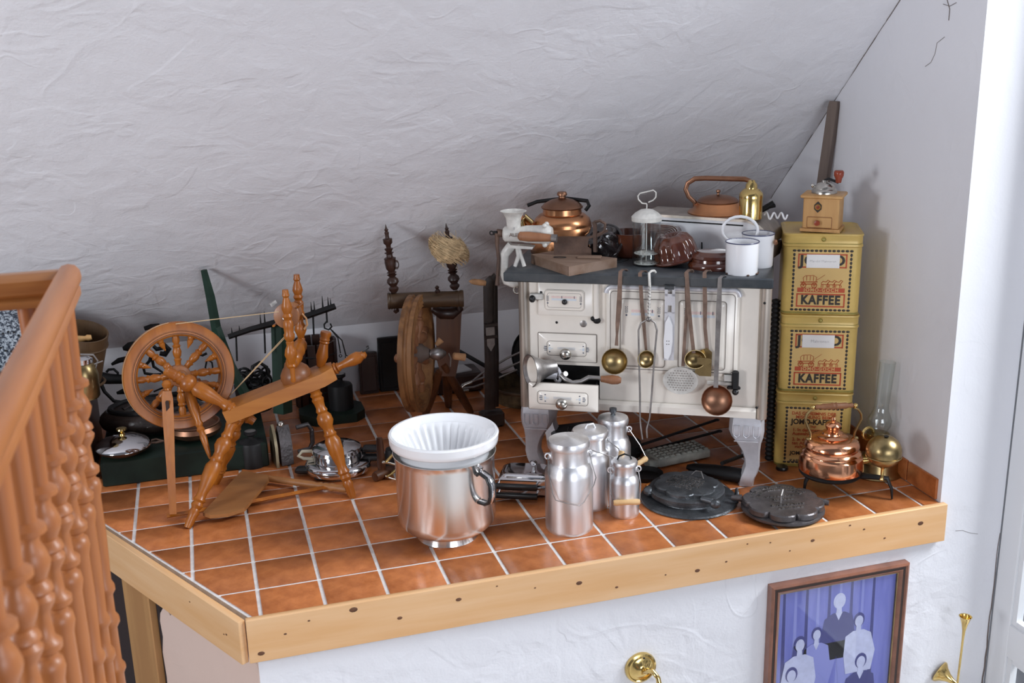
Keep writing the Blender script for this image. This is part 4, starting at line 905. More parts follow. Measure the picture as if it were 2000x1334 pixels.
# coffee mill on the stack
P = TB @ Vector((-.0, -.045, 3 * THh + .0015)); cm = thing('coffee_mill', 'small wooden box coffee mill with drawer and red crank knob on the coffee tins', 'coffee mill', T(*P) @ Rz(TA - 14))
a = .062
m = MB(); m.box((0, 0, .006), (.148, .132, .012)); m.build('base', M_woodpale, cm)
m = MB(); m.bbox((0, 0, .070), (.134, .118, .118), .003); m.build('box', M_woodpale, cm)
m = MB(); m.bbox((0, 0, .134), (.156, .138, .013), .003); m.build('top', M_woodpale, cm)
m = MB(); m.bbox((-.004, -.060, .036), (.092, .006, .042), .003); dd = m.build('drawer', M_woodpale, cm)
m = MB(); m.lathe([(0, 0), (.005, 0), (.005, .006), (.011, .010), (.010, .017), (0, .019)], 12, T(-.010, -.063, .036) @ Rx(90)); m.build('knob', M_redwood, dd)
m = MB(); molding(m, rrect(-.050, .042, .015, .057, .004), .0012, .0595); m.build('outline', M_woodbr, dd)
m = MB(); m.prism([(0, -.022), (.014, -.008), (.014, .008), (0, .022), (-.014, .008), (-.014, -.008)], .001, T(-.012, -.0592, .095) @ FRT, 0); m.lathe([(0, 0), (.012, 0), (.011, .002), (0, .0022)], 14, T(-.012, -.060, .095) @ Rx(90), 1); m.lathe([(0, .0021), (.007, .0021), (0, .003)], 10, T(-.012, -.060, .095) @ Rx(90), 2); m.build('badge', [M_print, M_brass, M_redwood], cm)
m = MB(); m.lathe([(.048, .140), (.048, .150), (.044, .156), (.040, .158), (.038, .168), (.026, .178), (.012, .182), (.010, .190), (0, .191)], 24); m.sph((-.045, 0, .168), (.006, .004, .010), 8); m.build('hopper', M_nickel, cm)
m = MB(); m.tube([(0, 0, .188), (.012, 0, .196), (.035, -.01, .190), (.052, -.015, .184)], [.006, .005, .005, .005], 7); ck_ = m.build('crank', M_black, cm)
m = MB(); m.lathe([(0, .184), (.010, .184), (.013, .200), (.018, .210), (.019, .224), (.015, .230), (0, .231)], 14, T(.052, -.015, 0)); m.build('crank_knob', M_redwood, cm)
# grey bar leaning in the corner behind the tins
top = Vector((wall_x(.70) - .020, .70, slope_z(.70) - .035)); bot = Vector((2.80, .78, 0.0))
o = thing('wooden_bar', 'long grey-brown wooden bar leaning into the corner behind the coffee tins', 'bar', T(*bot)); m = MB(); m.tube([bot, bot + (top - bot) * .985, top], [.031, .031, .026], 4, flat=.6); m.build('shaft', M_greywood, o, w=True)
# ribbed dark radiator hose behind the stove's right side
P = sw(.940, .31, 0); o = thing('ribbed_pipe', 'black ribbed flexible pipe standing between stove and tins', 'pipe', T(*P)); m = MB(); pr = []
for k in range(36): pr += [(.012, k * .019), (.017, k * .019 + .006), (.017, k * .019 + .012)]
m.lathe([(0, 0)] + pr + [(0, .684)], 14); m.build('hose', M_black, o)
P = fl(1522, 911); o = tag(MB().lathe([(0, 0), (.024, 0), (.025, .006), (.022, .013), (.012, .014), (0, .012)], 18, T(0, 0, 0)).build('rubber_puck', M_blackpl), 'small black round knob on the tiles before the lowest tin', 'knob'); o.location = (P.x - .004, P.y - .028, 0)
# ------------------------------------------------------------------ things on the tiles in front
# polished pot with porcelain filter
P = fl(875, 1045); pt = thing('coffee_urn', 'large polished steel coffee pot with black-edged side handle standing on the tiles', 'pot', T(*P))
m = MB(); m.lathe([(0, 0), (.106, 0), (.108, .004), (.103, .016), (.101, .030), (.122, .036), (.150, .048), (.167, .066), (.173, .09), (.174, .30), (.179, .322), (.181, .324), (.178, .325), (.171, .30), (.169, .09), (.14, .048), (0, .040)], 64); m.build('body', M_chrome, pt)
hv = (RX * .70 - RZ * .75); hv.z = 0; hv.normalize()
m = MB(); pts = [(.176, .285), (.19, .295), (.225, .286), (.240, .262), (.240, .225), (.232, .200), (.212, .188), (.178, .186)]
m.tube([P + hv * r + Vector((0, 0, z)) for r, z in pts], [.010, .012, .013, .013, .013, .013, .012, .010], 10, flat=.55); hd = m.build('handle', M_chrome2, pt, w=True)
for sg in (-1, 1):
    sd = Vector((hv.y, -hv.x, 0)) * (.0095 * sg)
    m = MB(); m.tube([P + hv * r + Vector((0, 0, z)) + sd for r, z in pts], .0065, 8); m.build('handle_edge', M_blackpl, hd, w=True)
m = MB(); m.tube([P + hv * .17 + Vector((0, 0, .318)), P + hv * .19 + Vector((0, 0, .312)), P + hv * .182 + Vector((0, 0, .296))], .008, 8, flat=.5); m.build('rim_clip', M_chrome2, hd, w=True)
P2 = P + Vector((0, 0, .330))
ft = thing('porcelain_filter', 'white porcelain coffee filter with ribbed inside sitting in the steel pot', 'coffee filter', T(*P2) @ Rz(20))
nr = 34
m = MB(); R0 = .192
m.lathe([(.145, -.05), (.158, -.012), (.162, .012), (.168, .018), (.182, .022), (.188, .028), (.190, .040), (R0 - .001, .054), (R0, .060), (R0 - .004, .066), (R0 - .012, .066), (R0 - .018, .058), (.164, .040)], 72); m.build('bowl', M_porc, ft)
rib = lambda a, z: 1 + (.055 * (1 - abs(((a * nr / (2 * pi)) % 1) * 2 - 1) ** .7) if z < .034 else 0)
m = MB(); m.lathe([(.166, .042), (.160, .034), (.150, .020), (.118, -.04), (.078, -.12), (.045, -.165), (0, -.17)], nr * 6, rib=rib); m.build('ribbed_cone', M_porc, ft, ang=80)

# milk cans
def milk_can(P, R, H, rn, label, mt, lidk, bail=None, grip=None, rot=0):
    s = thing('milk_can', label, 'milk can', T(*P) @ Rz(rot))
    hs = H * .60
    m = MB(); m.lathe([(0, 0), (R * .94, 0), (R * .99, .006), (R, .014), (R, hs), (R * .985, hs + H * .03), (R * .93, hs + H * .06), (rn * 1.14, hs + H * .105), (rn * 1.03, hs + H * .12), (rn, hs + H * .14), (rn, H * .92), (rn * 1.06, H * .94), (0, H * .94)], 36); m.build('body', mt, s)
    m = MB(); rl_ = rn * 1.10
    m.lathe([(rl_, H * .885), (rl_ * 1.03, H * .90), (rl_ * 1.05, H * .935), (rl_ * .98, H * .965), (rl_ * .5, H * .985), (0, H * .99)], 32); ld = m.build('lid', mt, s)
    if lidk == 'knob': m = MB(); m.lathe([(.010, H * .985), (.008, H + .004), (.014, H + .012), (.014, H + .024), (0, H + .028)], 14); m.build('lid_knob', M_cast, ld)
    if lidk == 'wire': m = MB(); m.tube([(-.026, 0, H * .97), (-.020, 0, H + .008), (0, 0, H + .016), (.020, 0, H + .008), (.026, 0, H * .97)], .0032, 7); m.build('lid_loop', M_black, ld)
    if lidk == 'loop': m = MB(); m.tube([(-.02, 0, H * .98), (-.012, 0, H + .010), (.012, 0, H + .010), (.02, 0, H * .98)], .004, 7); m.build('lid_loop', M_alu, ld)
    for sg in (-1, 1):
        m = MB(); m.torus(.010, .003, 14, 6, T(sg * (rn + .009), 0, H * .80) @ Rx(90)); m.sph((sg * (rn + .001), 0, H * .80), (.007, .012, .012), 8); m.build('ear', M_alu, s)
    if bail:
        m = MB(); m.tube([Vector(q) for q in bail], .0019, 6); bl = m.build('bail', M_steel, s)
        if grip: m = MB(); m.turn(grip[0], grip[1], [(0, .009), (.1, .0115), (.4, .010), (.6, .010), (.9, .0115), (1, .009)], 12); m.build('grip', M_woodl, bl)
    return s
def away(a): return a
ca = math.degrees(math.atan2(RX.y, RX.x))
R1, H1, n1 = .0855, .352, .066
z = H1 * .80
milk_can(fl(1112, 1030), R1, H1, n1, 'largest aluminium milk can with flat lid and bare wire handle hanging in front', M_alu, None, rot=ca + 8,
         bail=[(-n1 - .009, 0, z), (-n1 - .012, -.03, z - .05), (-.072, -.072, z - .11), (-.062, -.078, z - .135), (-.03, -.093, z - .142), (.0, -.096, z - .150), (.02, -.095, z - .155), (.035, -.092, z - .145), (.05, -.09, z - .120), (.075, -.074, z - .09), (.085, -.060, z - .07), (.08, -.03, z - .04), (n1 + .009, 0, z)])
R2, H2, n2 = .074, .312, .060; z = H2 * .80
milk_can(fl(1153, 985), R2, H2, n2, 'aluminium milk can with loop lid and wooden grip, directly behind the largest can', M_alu, 'loop', rot=ca + 15,
         bail=[(-n2 - .009, 0, z), (-.05, -.06, z + .01), (.03, -.085, z - .02), (.085, -.08, z - .045), (.095, -.07, z - .05), (.10, -.035, z - .025), (n2 + .009, 0, z)], grip=((.082, -.085, z - .085), (.100, -.068, z - .020)))
R3, H3, n3 = .068, .318, .052; z = H3 * .80
milk_can(fl(1197, 960), R3, H3, n3, 'slim aluminium milk can with dark lid knob, furthest back among the cans', M_alu, 'knob', rot=ca + 5,
         bail=[(-n3 - .009, 0, z), (.02, -.05, z - .06), (.06, -.075, z - .10), (.105, -.06, z - .11), (.12, -.045, z - .105), (.10, -.02, z - .06), (n3 + .009, 0, z)], grip=((.075, -.074, z - .118), (.120, -.055, z - .100)))
R4, H4, n4 = .055, .220, .042; z = H4 * .80
milk_can(fl(1219, 1003), R4, H4, n4, 'smallest aluminium milk can with black wire lid loop and pale wooden grip', M_alu, 'wire', rot=ca + 3,
         bail=[(-n4 - .009, 0, z), (-n4 - .014, -.02, z - .06), (-n4 - .006, -.045, z - .10), (-.046, -.058, z - .104), (.046, -.058, z - .104), (n4 + .008, -.045, z - .10), (n4 + .015, -.02, z - .05), (n4 + .009, 0, z)], grip=((-.048, -.059, z - .104), (.048, -.059, z - .104)))

# chrome sandwich toaster in front of the stove's left leg
a, b_, c = fl(975, 975), fl(1065, 1000), fl(1068, 920)
P = fl(1026, 962); sm_ = thing('sandwich_toaster', 'flat chrome sandwich toaster with black bar handles beside the milk cans', 'toaster', T(*P) @ Rz(-26))
m = MB(); m.bbox((0, .03, .022), (.20, .15, .036), .008); m.build('lower_shell', M_chrome2, sm_)
m = MB(); m.bbox((0, .03, .060), (.20, .15, .034), .008); m.rings([[(x * q, .03 + y * q, z_) for x, y in rrect(-.092, .092, -.068, .068, .03)] for q, z_ in ((1, .076), (.94, .084), (.8, .088))]); m.build('upper_shell', M_chrome2, sm_)
m = MB(); m.lathe([(.008, .086), (.007, .102), (.014, .108), (.015, .116), (.010, .121), (0, .122)], 14, T(.03, .03, 0)); m.build('lid_knob', M_chrome2, sm_)
for zz in (.022, .060):
    m = MB(); m.tube([(-.10, -.085, zz), (.06, -.085, zz)], .012, 8); m.build('bar_handle', M_blackpl, sm_)
    m = MB()
    for x in (-.095, .055): m.tube([(x, -.046, zz), (x, -.088, zz)], .005, 7)
    m.build('bracket', M_chrome2, sm_)

# cast iron waffle iron on its ring
P = fl(1345, 975); s_ = mp(P); wi = thing('waffle_iron', 'cast iron waffle iron closed on its wide ring plate with raised lettering', 'waffle iron', T(*P) @ Rz(-12))
m = MB(); m.lathe([(0, 0), (.180, 0), (.184, .004), (.180, .010), (.13, .016), (.128, .022), (0, .022)], 56); m.build('ring_plate', M_cast, wi)
petal = lambda a, z: 1 + .045 * abs(cos(a * 3.5)) if z > .042 else 1
m = MB(); m.lathe([(.138, .020), (.142, .024), (.142, .042), (.136, .046), (0, .046)], 56, T(-.005, .012, 0)); m.build('lower_pan', M_cast, wi)
m = MB(); pr = [(.116, .045), (.120, .046), (.119, .058), (.114, .0615), (.06, .0645), (0, .065)]
m.lathe(pr, 84, T(-.005, .015, 0), rib=lambda a, z: 1 + .14 * (abs(cos(a * 3)) ** .6 - .75)); up_ = m.build('upper_plate', M_cast, wi, ang=32)
m = MB(); random.seed(3)
def glyphs(m, n, w, hh, M, z):                        # one line of worn, unreadable cast letters
    for i in range(n):
        x = -w / 2 + w * (i + .5) / n; g = w / n * .34
        for k in range(random.choice((2, 3))): m.box((x + random.uniform(-g, g), 0, z), (.0022, hh, .004), M)
        m.box((x, random.choice((-1, 0, 1)) * hh * .45, z), (g * 2, .0022, .004), M)
for k in range(6): glyphs(m, 10 if 0 < k < 5 else 7, .135 if 0 < k < 5 else .095, .011, T(-.012, .015, 0) @ Rz(-34) @ T(0, .052 - k * .020, 0), .0655 if 0 < k < 5 else .0635)
m.build('raised_marks', M_steel, up_, kind='stuff')
m = MB(); m.tube([(.030, .085, .060), (.045, .075, .082), (.06, .055, .086), (.066, .04, .062)], .003, 6); m.build('wire_grip', M_steel, up_)
m = MB(); m.tube([(.165, -.075, .008), (.172, -.055, .040), (.176, -.03, .044), (.178, -.012, .010)], .006, 7); m.build('ring_handle', M_cast, wi)
m = MB(); m.tube([(.02, -.115, .052), (.05, -.14, .052), (.06, -.155, .040)], [.012, .014, .010], 8); m.sph((.062, -.150, .045), (.022, .018, .018), 10); m.build('hinge', M_cast, wi)
m = MB(); m.sph((-.150, .02, .034), (.020, .028, .018), 10); m.build('latch', M_cast, wi)
# second iron: scalloped plate
P = fl(1528, 1000); w2 = thing('scalloped_iron', 'brownish cast iron flower-shaped waffle plate with wire loop lying near the board edge', 'waffle iron', T(*P) @ Rz(-8))
m = MB(); m.lathe([(0, .006), (.140, .006), (.150, .014), (.150, .022), (.140, .026), (0, .026)], 48); m.build('lower_plate', M_castbr, w2)
m = MB(); fr = lambda a, z: 1 + .17 * (abs(sin(a * 4)) ** .5 - .80)
m.lathe([(.140, .026), (.142, .028), (.142, .045), (.138, .0495), (.130, .0497), (0, .050)], 112, rib=fr); u2 = m.build('flower_plate', M_castbr, w2, ang=32)
m = MB()
for rr_, n in ((.112, 30), (.090, 24)):
    for k in range(n):
        a = radians(25) + k * radians(140) / n; GM_ = T(rr_ * cos(a), rr_ * sin(a), 0) @ Matrix.Rotation(a - pi / 2, 4, 'Z'); glyphs(m, 1, .010, .012, GM_, .0505)
for y0, n, w_ in ((-.045, 9, .13), (-.070, 7, .10), (.0, 6, .08), (.030, 8, .11)): glyphs(m, n, w_, .010, T(0, y0, 0), .0505)
m.build('raised_marks', M_steel, u2, kind='stuff')
m = MB(); m.tube([(-.02, -.028, .050), (-.018, -.024, .078), (-.004, -.002, .090), (.004, .012, .076), (.004, .014, .050)], .0032, 6); m.build('wire_loop', M_steel, u2)
m = MB(); m.tube([(.12, .0, .036), (.165, -.03, .034)], [.016, .010], 8); m.build('lug', M_castbr, w2); m = MB(); m.tube([(-.13, .07, .036), (-.165, .085, .034)], [.014, .010], 8); m.build('lug', M_castbr, w2)

# grey cast wafer iron with long handles under the stove
a, b_ = fl(1262, 900), fl(1380, 880)
P = fl(1322, 897); wg = thing('wafer_iron', 'pale grey diamond-patterned wafer iron plate under the stove', 'wafer iron', T(*P) @ Rz(8))
m = MB(); m.bbox((0, 0, .024), (.25, .125, .036), .005); m.bbox((-.14, -.03, .02), (.045, .05, .028), .004); m.build('plate', M_stone, wg)
m = MB()
for i in range(9):
    for j in range(5): m.bbox((-.108 + i * .027, -.046 + j * .023, .044), (.021, .017, .008), .003)
m.build('grid_relief', M_stone, wg, kind='stuff')
o = thing('iron_rods', 'pair of long black iron wafer-tong handles lying under the stove', 'iron handles', T(*fl(1300, 870)))
for (u0, v0, u1, v1, z0) in ((1225, 878, 1400, 820, .05), (1240, 886, 1405, 842, .02)):
    m = MB(); A_, B_ = fl(u0, v0, z0), fl(u1, v1, z0 + .01); m.tube([A_, B_], .006, 7); m.torus(.010, .003, 12, 6, T(*B_)); m.build('rod', M_black, o, w=True)
m = MB(); m.lathe([(0, 0), (.09, 0), (.09, .05), (0, .055)], 24, T(*fl(1210, 885)) @ Rz(20)); m.build('iron_head', M_black, o, w=True)
# black charcoal iron block
o = thing('black_iron_shoe', 'long black cast iron bar with rounded nose lying beside the stove leg', 'iron bar', T(*fl(1395, 925)))
m = MB(); A_, B_ = fl(1342, 912, .03), fl(1452, 930, .03); m.tube([A_, A_ + (B_ - A_) * .12, A_ + (B_ - A_) * .5, A_ + (B_ - A_) * .93, B_], [.012, .024, .034, .036, .028], 8, flat=.8); m.build('bar', M_black, o, w=True)
m = MB(); m.tube([fl(1410, 905, .07), fl(1450, 890, .05), fl(1470, 880, .04)], .008, 8); m.build('rod', M_black, o, w=True)
# black pan behind the small can and the pan handle
o = thing('black_pan', 'small black iron pan with orange wooden handle behind the smallest can', 'pan', T(*fl(1262, 935)))
m = MB(); m.lathe([(0, 0), (.06, 0), (.068, .02), (.065, .02), (.056, .005), (0, .004)], 24, T(*fl(1262, 932))); m.build('pan', M_black, o, w=True)
m = MB(); m.turn(fl(1262, 950, .03), fl(1300, 938, .035), [(0, .008), (.3, .010), (.9, .009), (1, .005)]); m.build('handle', M_wood, o, w=True)
# black iron pot lying behind the cans
o = thing('iron_trivet_grill', 'flat black iron grill plate in the shade under the stove', 'grill plate', T(*fl(1125, 860))); m = MB(); m.bbox((0, 0, .03), (.22, .16, .05), .01); m.build('plate', M_black, o); m = MB(); m.tube([(-.06, -.05, .055), (-.05, -.05, .085), (-.01, -.05, .085), (0, -.05, .055)], .005, 6); m.build('loop', M_black, o)

# trivet with polished kettle
tc = fl(1618, 938); TZ = .078
tv = thing('kettle_trivet', 'black three-legged iron trivet under the polished copper kettle', 'trivet', T(*tc))
f1, f2, f3 = fl(1570, 962), fl(1742, 976), Vector((tc.x + .12, tc.y + .075, 0))
kc = fl(1622, 915, TZ + .006)
m = MB()
m.lathe([(0, TZ - .010), (.112, TZ - .012), (.118, TZ - .004), (.112, TZ + .004), (0, TZ + .004)], 36, T(kc.x, kc.y, 0)); m.build('plate', M_black, tv, w=True)
for f in (f1, f2, f3):
    d = (f - Vector((kc.x, kc.y, 0))); L_ = d.length; d.normalize(); d.z = 0
    k0 = Vector((kc.x, kc.y, TZ - .006)) + d * .08; k1 = f - d * .022 + Vector((0, 0, TZ + .004))
    m = MB(); m.tube([k0, (k0 + k1) / 2 + Vector((0, 0, .001)), k1, f + Vector((0, 0, TZ * .55)) - d * .004, f + Vector((0, 0, .004))], [.022, .017, .014, .009, .006], 8, flat=.6); m.build('leg', M_black, tv, w=True)
kk = thing('polished_kettle', 'polished copper tea kettle with turned wooden bow handle on the iron trivet', 'kettle', T(kc.x, kc.y, TZ + .0045) @ Rz(ca))
m = MB(); m.lathe([(0, 0), (.112, 0), (.120, .004), (.122, .010), (.119, .040), (.116, .058), (.108, .064), (.106, .070), (.110, .074), (.106, .080), (.098, .086), (.098, .094), (.103, .100), (.100, .114), (.088, .126), (.066, .132), (.052, .134), (0, .134)], 48); m.build('body', M_copper, kk)
m = MB(); m.lathe([(.056, .133), (.058, .136), (.050, .142), (.040, .146), (.038, .152), (.026, .158), (.022, .160), (.028, .170), (.030, .178), (.024, .188), (.012, .192), (.006, .195), (.010, .202), (.005, .210), (.007, .216), (0, .222)], 32); m.build('lid', M_copper, kk)
m = MB(); m.tube([(.110, .0, .030), (.135, -.004, .034), (.158, -.006, .044), (.166, -.006, .058), (.168, -.006, .075)], [.016, .013, .012, .011, .010], 10); m.build('spout', M_brass, kk)
for sg in (-1, 1):
    m = MB(); m.tube([(sg * x, 0, z_) for x, z_ in [(.086, .122), (.082, .135), (.084, .150), (.096, .175), (.106, .200), (.103, .222), (.090, .240), (.074, .246)]], .0048, 8, flat=1.5); m.sph((sg * .088, 0, .124), (.012, .012, .008), 8); m.build('bow', M_brassd, kk)
m = MB(); m.turn((-.072, 0, .252), (.072, 0, .256), [(0, .006), (.05, .010), (.12, .008), (.2, .012), (.42, .012), (.45, .015), (.48, .012), (.52, .012), (.55, .015), (.58, .012), (.8, .012), (.88, .008), (.95, .010), (1, .006)], 14); m.build('wooden_grip', M_woodbr, kk)
for sg in (-1, 1): m = MB(); m.sph((sg * .08, 0, .253 + sg * .002), .009, 10); m.build('grip_cap', M_brass, kk)
# brass ball lamp on the trivet arm
arm = f2 - (f2 - kc) * .10
bp_ = fl(1722, 938, TZ + .01)
o = thing('brass_ball_burner', 'brass ball with a small hole on a thin post at the trivet arm', 'burner', T(bp_.x, bp_.y, TZ + .010))
m = MB(); m.lathe([(.006, 0), (.0085, .004), (.006, .010), (.006, .045), (.010, .052), (.014, .055)], 14); m.build('post', M_brass, o)
m = MB(); R_ = .064; cz = .055 + R_ * .95; m.sph((0, 0, cz), (R_, R_, R_ * .98), 28); m.torus(R_ * .985, .0022, 36, 6, T(0, 0, cz - .018)); m.build('ball', M_brassd, o)
m = MB(); m.lathe([(0, 0), (.008, 0), (.009, .003), (.005, .003), (0, .001)], 12, T(-.003, -.012, cz + R_ * .955)); m.build('filler_hole', M_black, o)
# oil lamp with glass chimney
P = fl(1709, 922); ol = thing('oil_lamp', 'tarnished brass oil lamp with broad foot and tall clear glass chimney', 'oil lamp', T(*P))
m = MB(); m.lathe([(0, 0), (.100, 0), (.103, .004), (.098, .010), (.088, .014), (.086, .018), (.084, .050), (.080, .060), (.070, .064), (.05, .074), (.03, .090), (.022, .11), (.022, .135), (.030, .15), (.044, .155), (.044, .166), (.030, .170), (0, .170)], 40); m.build('font', M_brassd, ol)
m = MB(); m.torus(.024, .006, 20, 7, T(-.045, .0, .17) @ Rx(90)); m.build('finger_ring', M_brass, ol)
tl = Vector((.07, .0, 1)).normalized(); CM = T(0, 0, .168) @ frame((0, 0, 0), tl)
m = MB(); pr = [(.032, 0), (.034, .01), (.046, .035), (.047, .055), (.036, .080), (.030, .095), (.028, .12), (.031, .29)]
m.lathe(pr + [(r - .0022, z_) for r, z_ in reversed(pr)], 32, CM); m.build('chimney', M_glass, ol)
# ------------------------------------------------------------------ honey-coloured spinning wheel
A_, B_, C_ = fl(366, 1031), fl(689, 972), fl(422, 945)
s1 = thing('spinning_wheel', 'honey-coloured turned wooden spinning wheel with drive cord and sloping bench', 'spinning wheel', T(.45, .75, 0))
TURN_LEG = [(0, .013), (.04, .016), (.10, .017), (.13, .021), (.16, .016), (.19, .023), (.215, .018), (.235, .024), (.26, .019), (.30, .018), (.42, .029), (.52, .031), (.56, .022), (.58, .026), (.60, .020), (.64, .020), (.69, .031), (.74, .029), (.77, .019), (.79, .023), (.82, .018), (.86, .020), (.89, .024), (.91, .019), (.93, .024), (.95, .019), (.97, .023), (1, .016)]
def leg_(P0, P1, k=1.0, par=s1, mt=None, name='leg', prof=TURN_LEG):
    m = MB(); m.turn(P0, P1, [(t, r * k) for t, r in prof]); return m.build(name, mt or M_wood, par, w=True)
YP0, YP1 = .70, .66                                  # depth of the bench's front edge at its ends
leg_(A_, py(463, 806, .74)); leg_(B_, py(612, 756, .70)); leg_(C_, py(472, 806, .80), .85)
# bench plank
q = [py(434, 806, YP0), py(650, 722, YP1)]           # upper front edge
t_ = (q[1] - q[0]).normalized(); bk = Vector((.06, 1, 0)).normalized(); up = t_.cross(bk); up = up if up.z > 0 else -up; up.normalize()
W_ = .13; Tk = .052
m = MB(); cuts = [(0, 0, 0), (.90, 0, 0), (1.0, .02, .02)]
ring = lambda P_, i: [P_ + bk * i, P_ + bk * (W_ - i), P_ + bk * (W_ - i) - up * Tk, P_ + bk * i - up * Tk]
m.rings([ring(q[0], 0), ring(q[0] + (q[1] - q[0]) * .88, 0), ring(q[1], .028)]); m.build('bench', M_treadle and wood('bench_wood', (0.44, 0.17, 0.035), (0.33, 0.11, 0.020), .4, 'x', 1.6, coat=.08), s1, w=True)
def onb(f, d=.5, h=0): return q[0] + (q[1] - q[0]) * f + bk * (W_ * d) + up * h
# tension handle with hook and upright knob
h0 = onb(1.0, .5, -.02); h1 = py(714, 691, .68)
m = MB(); m.turn(h0, h1, [(0, .020), (.08, .024), (.12, .015), (.16, .019), (.2, .014), (.35, .015), (.6, .024), (.78, .024), (.90, .015), (.94, .016), (1, .010)]); m.build('tension_handle', M_wood, s1, w=True)
m = MB(); e0 = h1; m.tube([h1 + Vector((-.012, -.01, .012)), h1 + Vector((0, -.004, .014)), h1 + Vector((.014, 0, .022)), h1 + Vector((.012, 0, .030)), h1 + Vector((.004, 0, .026))], .0025, 6); m.build('hook', M_black, s1, w=True)
k0 = onb(.90, .75, .0); k1 = py(637, 648, k0.y)
m = MB(); m.turn(k0, k1, [(0, .014), (.1, .018), (.3, .024), (.5, .019), (.66, .016), (.70, .020), (.74, .017), (.78, .020), (.84, .017), (.92, .021), (1, .020)]); m.build('distaff_socket', M_wood, s1, w=True)
# mother-of-all: hill, cross barrel, two maidens
c0 = onb(.68, .55, 0); m = MB(); m.lathe([(.058, 0), (.060, .012), (.055, .030), (.040, .048), (.030, .056), (.022, .07), (0, .07)], 24, T(*c0) @ frame((0, 0, 0), up)); m.build('hill', wood('reddish_wood', (0.27, 0.10, 0.035), (0.20, 0.07, 0.022), .38, 'z', 3), s1, w=True)
ym0 = c0.y - .085; ym1 = c0.y + .10
b0, b1 = py(567, 716, ym0), py(590, 667, ym1)
m = MB(); m.turn(b0, b1, [(0, .008), (.03, .016), (.07, .018), (.09, .012), (.12, .024), (.2, .026), (.23, .021), (.28, .028), (.4, .030), (.5, .024), (.62, .029), (.72, .023), (.8, .028), (.9, .024), (1, .010)], 16); m.build('mother_of_all', M_wood, s1, w=True)
MAID = [(0, .007), (.03, .010), (.06, .008), (.16, .009), (.18, .016), (.20, .012), (.24, .016), (.30, .024), (.36, .020), (.40, .013), (.44, .015), (.45, .012), (.48, .019), (.52, .021), (.54, .017), (.60, .019), (.66, .018), (.68, .013), (.72, .019), (.75, .014), (.80, .020), (.84, .018), (.92, .010), (.94, .014), (.96, .012), (1, .011)]
mA0, mA1 = py(573, 746, ym0), py(557, 566, ym0 - .005); m = MB(); m.turn(mA0, mA1, MAID); m.build('maiden', M_wood, s1, w=True)
mB0, mB1 = py(590, 690, ym1), py(579, 536, ym1 + .005); m = MB(); m.turn(mB0, mB1, MAID); m.build('maiden', M_wood, s1, w=True)
# flyer, whorl, bobbin
wA, wB = py(556, 620, ym0 + .02), py(574, 605, ym1 - .01)
m = MB(); m.turn(wA, wB, [(0, .006), (.10, .006), (.11, .030), (.13, .046), (.17, .048), (.20, .043), (.24, .048), (.28, .046), (.30, .020), (.32, .016), (.80, .016), (.82, .034), (.88, .034), (.9, .008), (1, .006)], 24); wm = m.build('bobbin', wood('whorl_wood', (0.36, 0.16, 0.07), (0.28, 0.11, 0.045), .35, 'z', 3), s1, w=True)
fa = (wB - wA).normalized(); sd = fa.cross(Vector((0, 0, 1))).normalized(); fu = sd.cross(fa)
m = MB()
for sg in (-1, 1):
    o_ = sd * (.052 * sg * .8) + fu * (.03 * sg)
    m.tube([wA + fa * .16, wA + fa * .14 + o_ * .9, wA + fa * .10 + o_ * 1.15, wA + fa * .02 + o_ * 1.15], .006, 7, flat=.7)
m.build('flyer', M_wood, s1, w=True)
m = MB()
for k in range(12): p_ = wA + fa * (.02 + .008 * k) - sd * .048 - fu * .034; m.tube([p_ + fu * .07 - sd * .002, p_ + fu * .082 - sd * .008, p_ + fu * .078 - sd * .016], .0011, 4)
m.build('flyer_hooks', M_steel, s1, w=True, kind='stuff')
m = MB(); m.sph(wA + Vector((-.004, -.012, -.002)), .007, 10); m.build('orifice', M_chrome2, s1, w=True)
m = MB(); pc = [py(u, v, ym1 - .02) for u, v in ((589, 612), (598, 622), (600, 634), (594, 643))]; m.tube(pc, .008, 8, flat=.5); m.build('leather_bearing', M_cork, s1, w=True)
# wheel
wc = py(350, 733, .86); s_ = mp(wc); WR = 105.5 * s_
vd = (wc - CAM).normalized(); nrm = Vector((-vd.x, -vd.y, -vd.z * .35)); nrm = (Matrix.Rotation(radians(9), 3, 'Z') @ nrm).normalized()
WM = frame(wc, wc + nrm)
rim = [(.735, -.018), (.745, .016), (.77, .020), (.775, .017), (.80, .017), (.805, .021), (.83, .021), (.835, .018), (.90, .018), (.985, .020), (1.0, .016), (1.0, .006), (.982, .003), (.982, -.003), (1.0, -.006), (1.0, -.018), (.985, -.020), (.76, -.020)]
n = 72; m = MB(); m.rings([[(r * WR * cos(2 * pi * i / n), r * WR * sin(2 * pi * i / n), z_) for r, z_ in rim] for i in range(n)], WM, closed=True); m.build('rim', M_wood, s1, w=True)
m = MB()
for r in (.79, .845): m.torus(r * WR, .0014, 64, 5, WM @ T(0, 0, .0195))
m.build('groove', M_woodbr, s1, w=True)
m = MB(); m.lathe([(0, -.045), (.016, -.045), (.024, -.030), (.040, -.024), (.042, .018), (.038, .026), (.026, .030), (.022, .042), (.010, .046), (0, .046)], 24, WM); m.build('hub', wood('hub_wood', (0.36, 0.15, 0.06), (0.28, 0.10, 0.04), .35, 'z', 3), s1, w=True)
SPK = [(0, .011), (.15, .011), (.22, .015), (.27, .010), (.33, .014), (.48, .017), (.60, .012), (.66, .016), (.72, .010), (.82, .014), (1, .012)]
xw = (WM.inverted().to_3x3() @ Vector((0, 0, 1))); a0 = math.atan2(xw.y, xw.x)
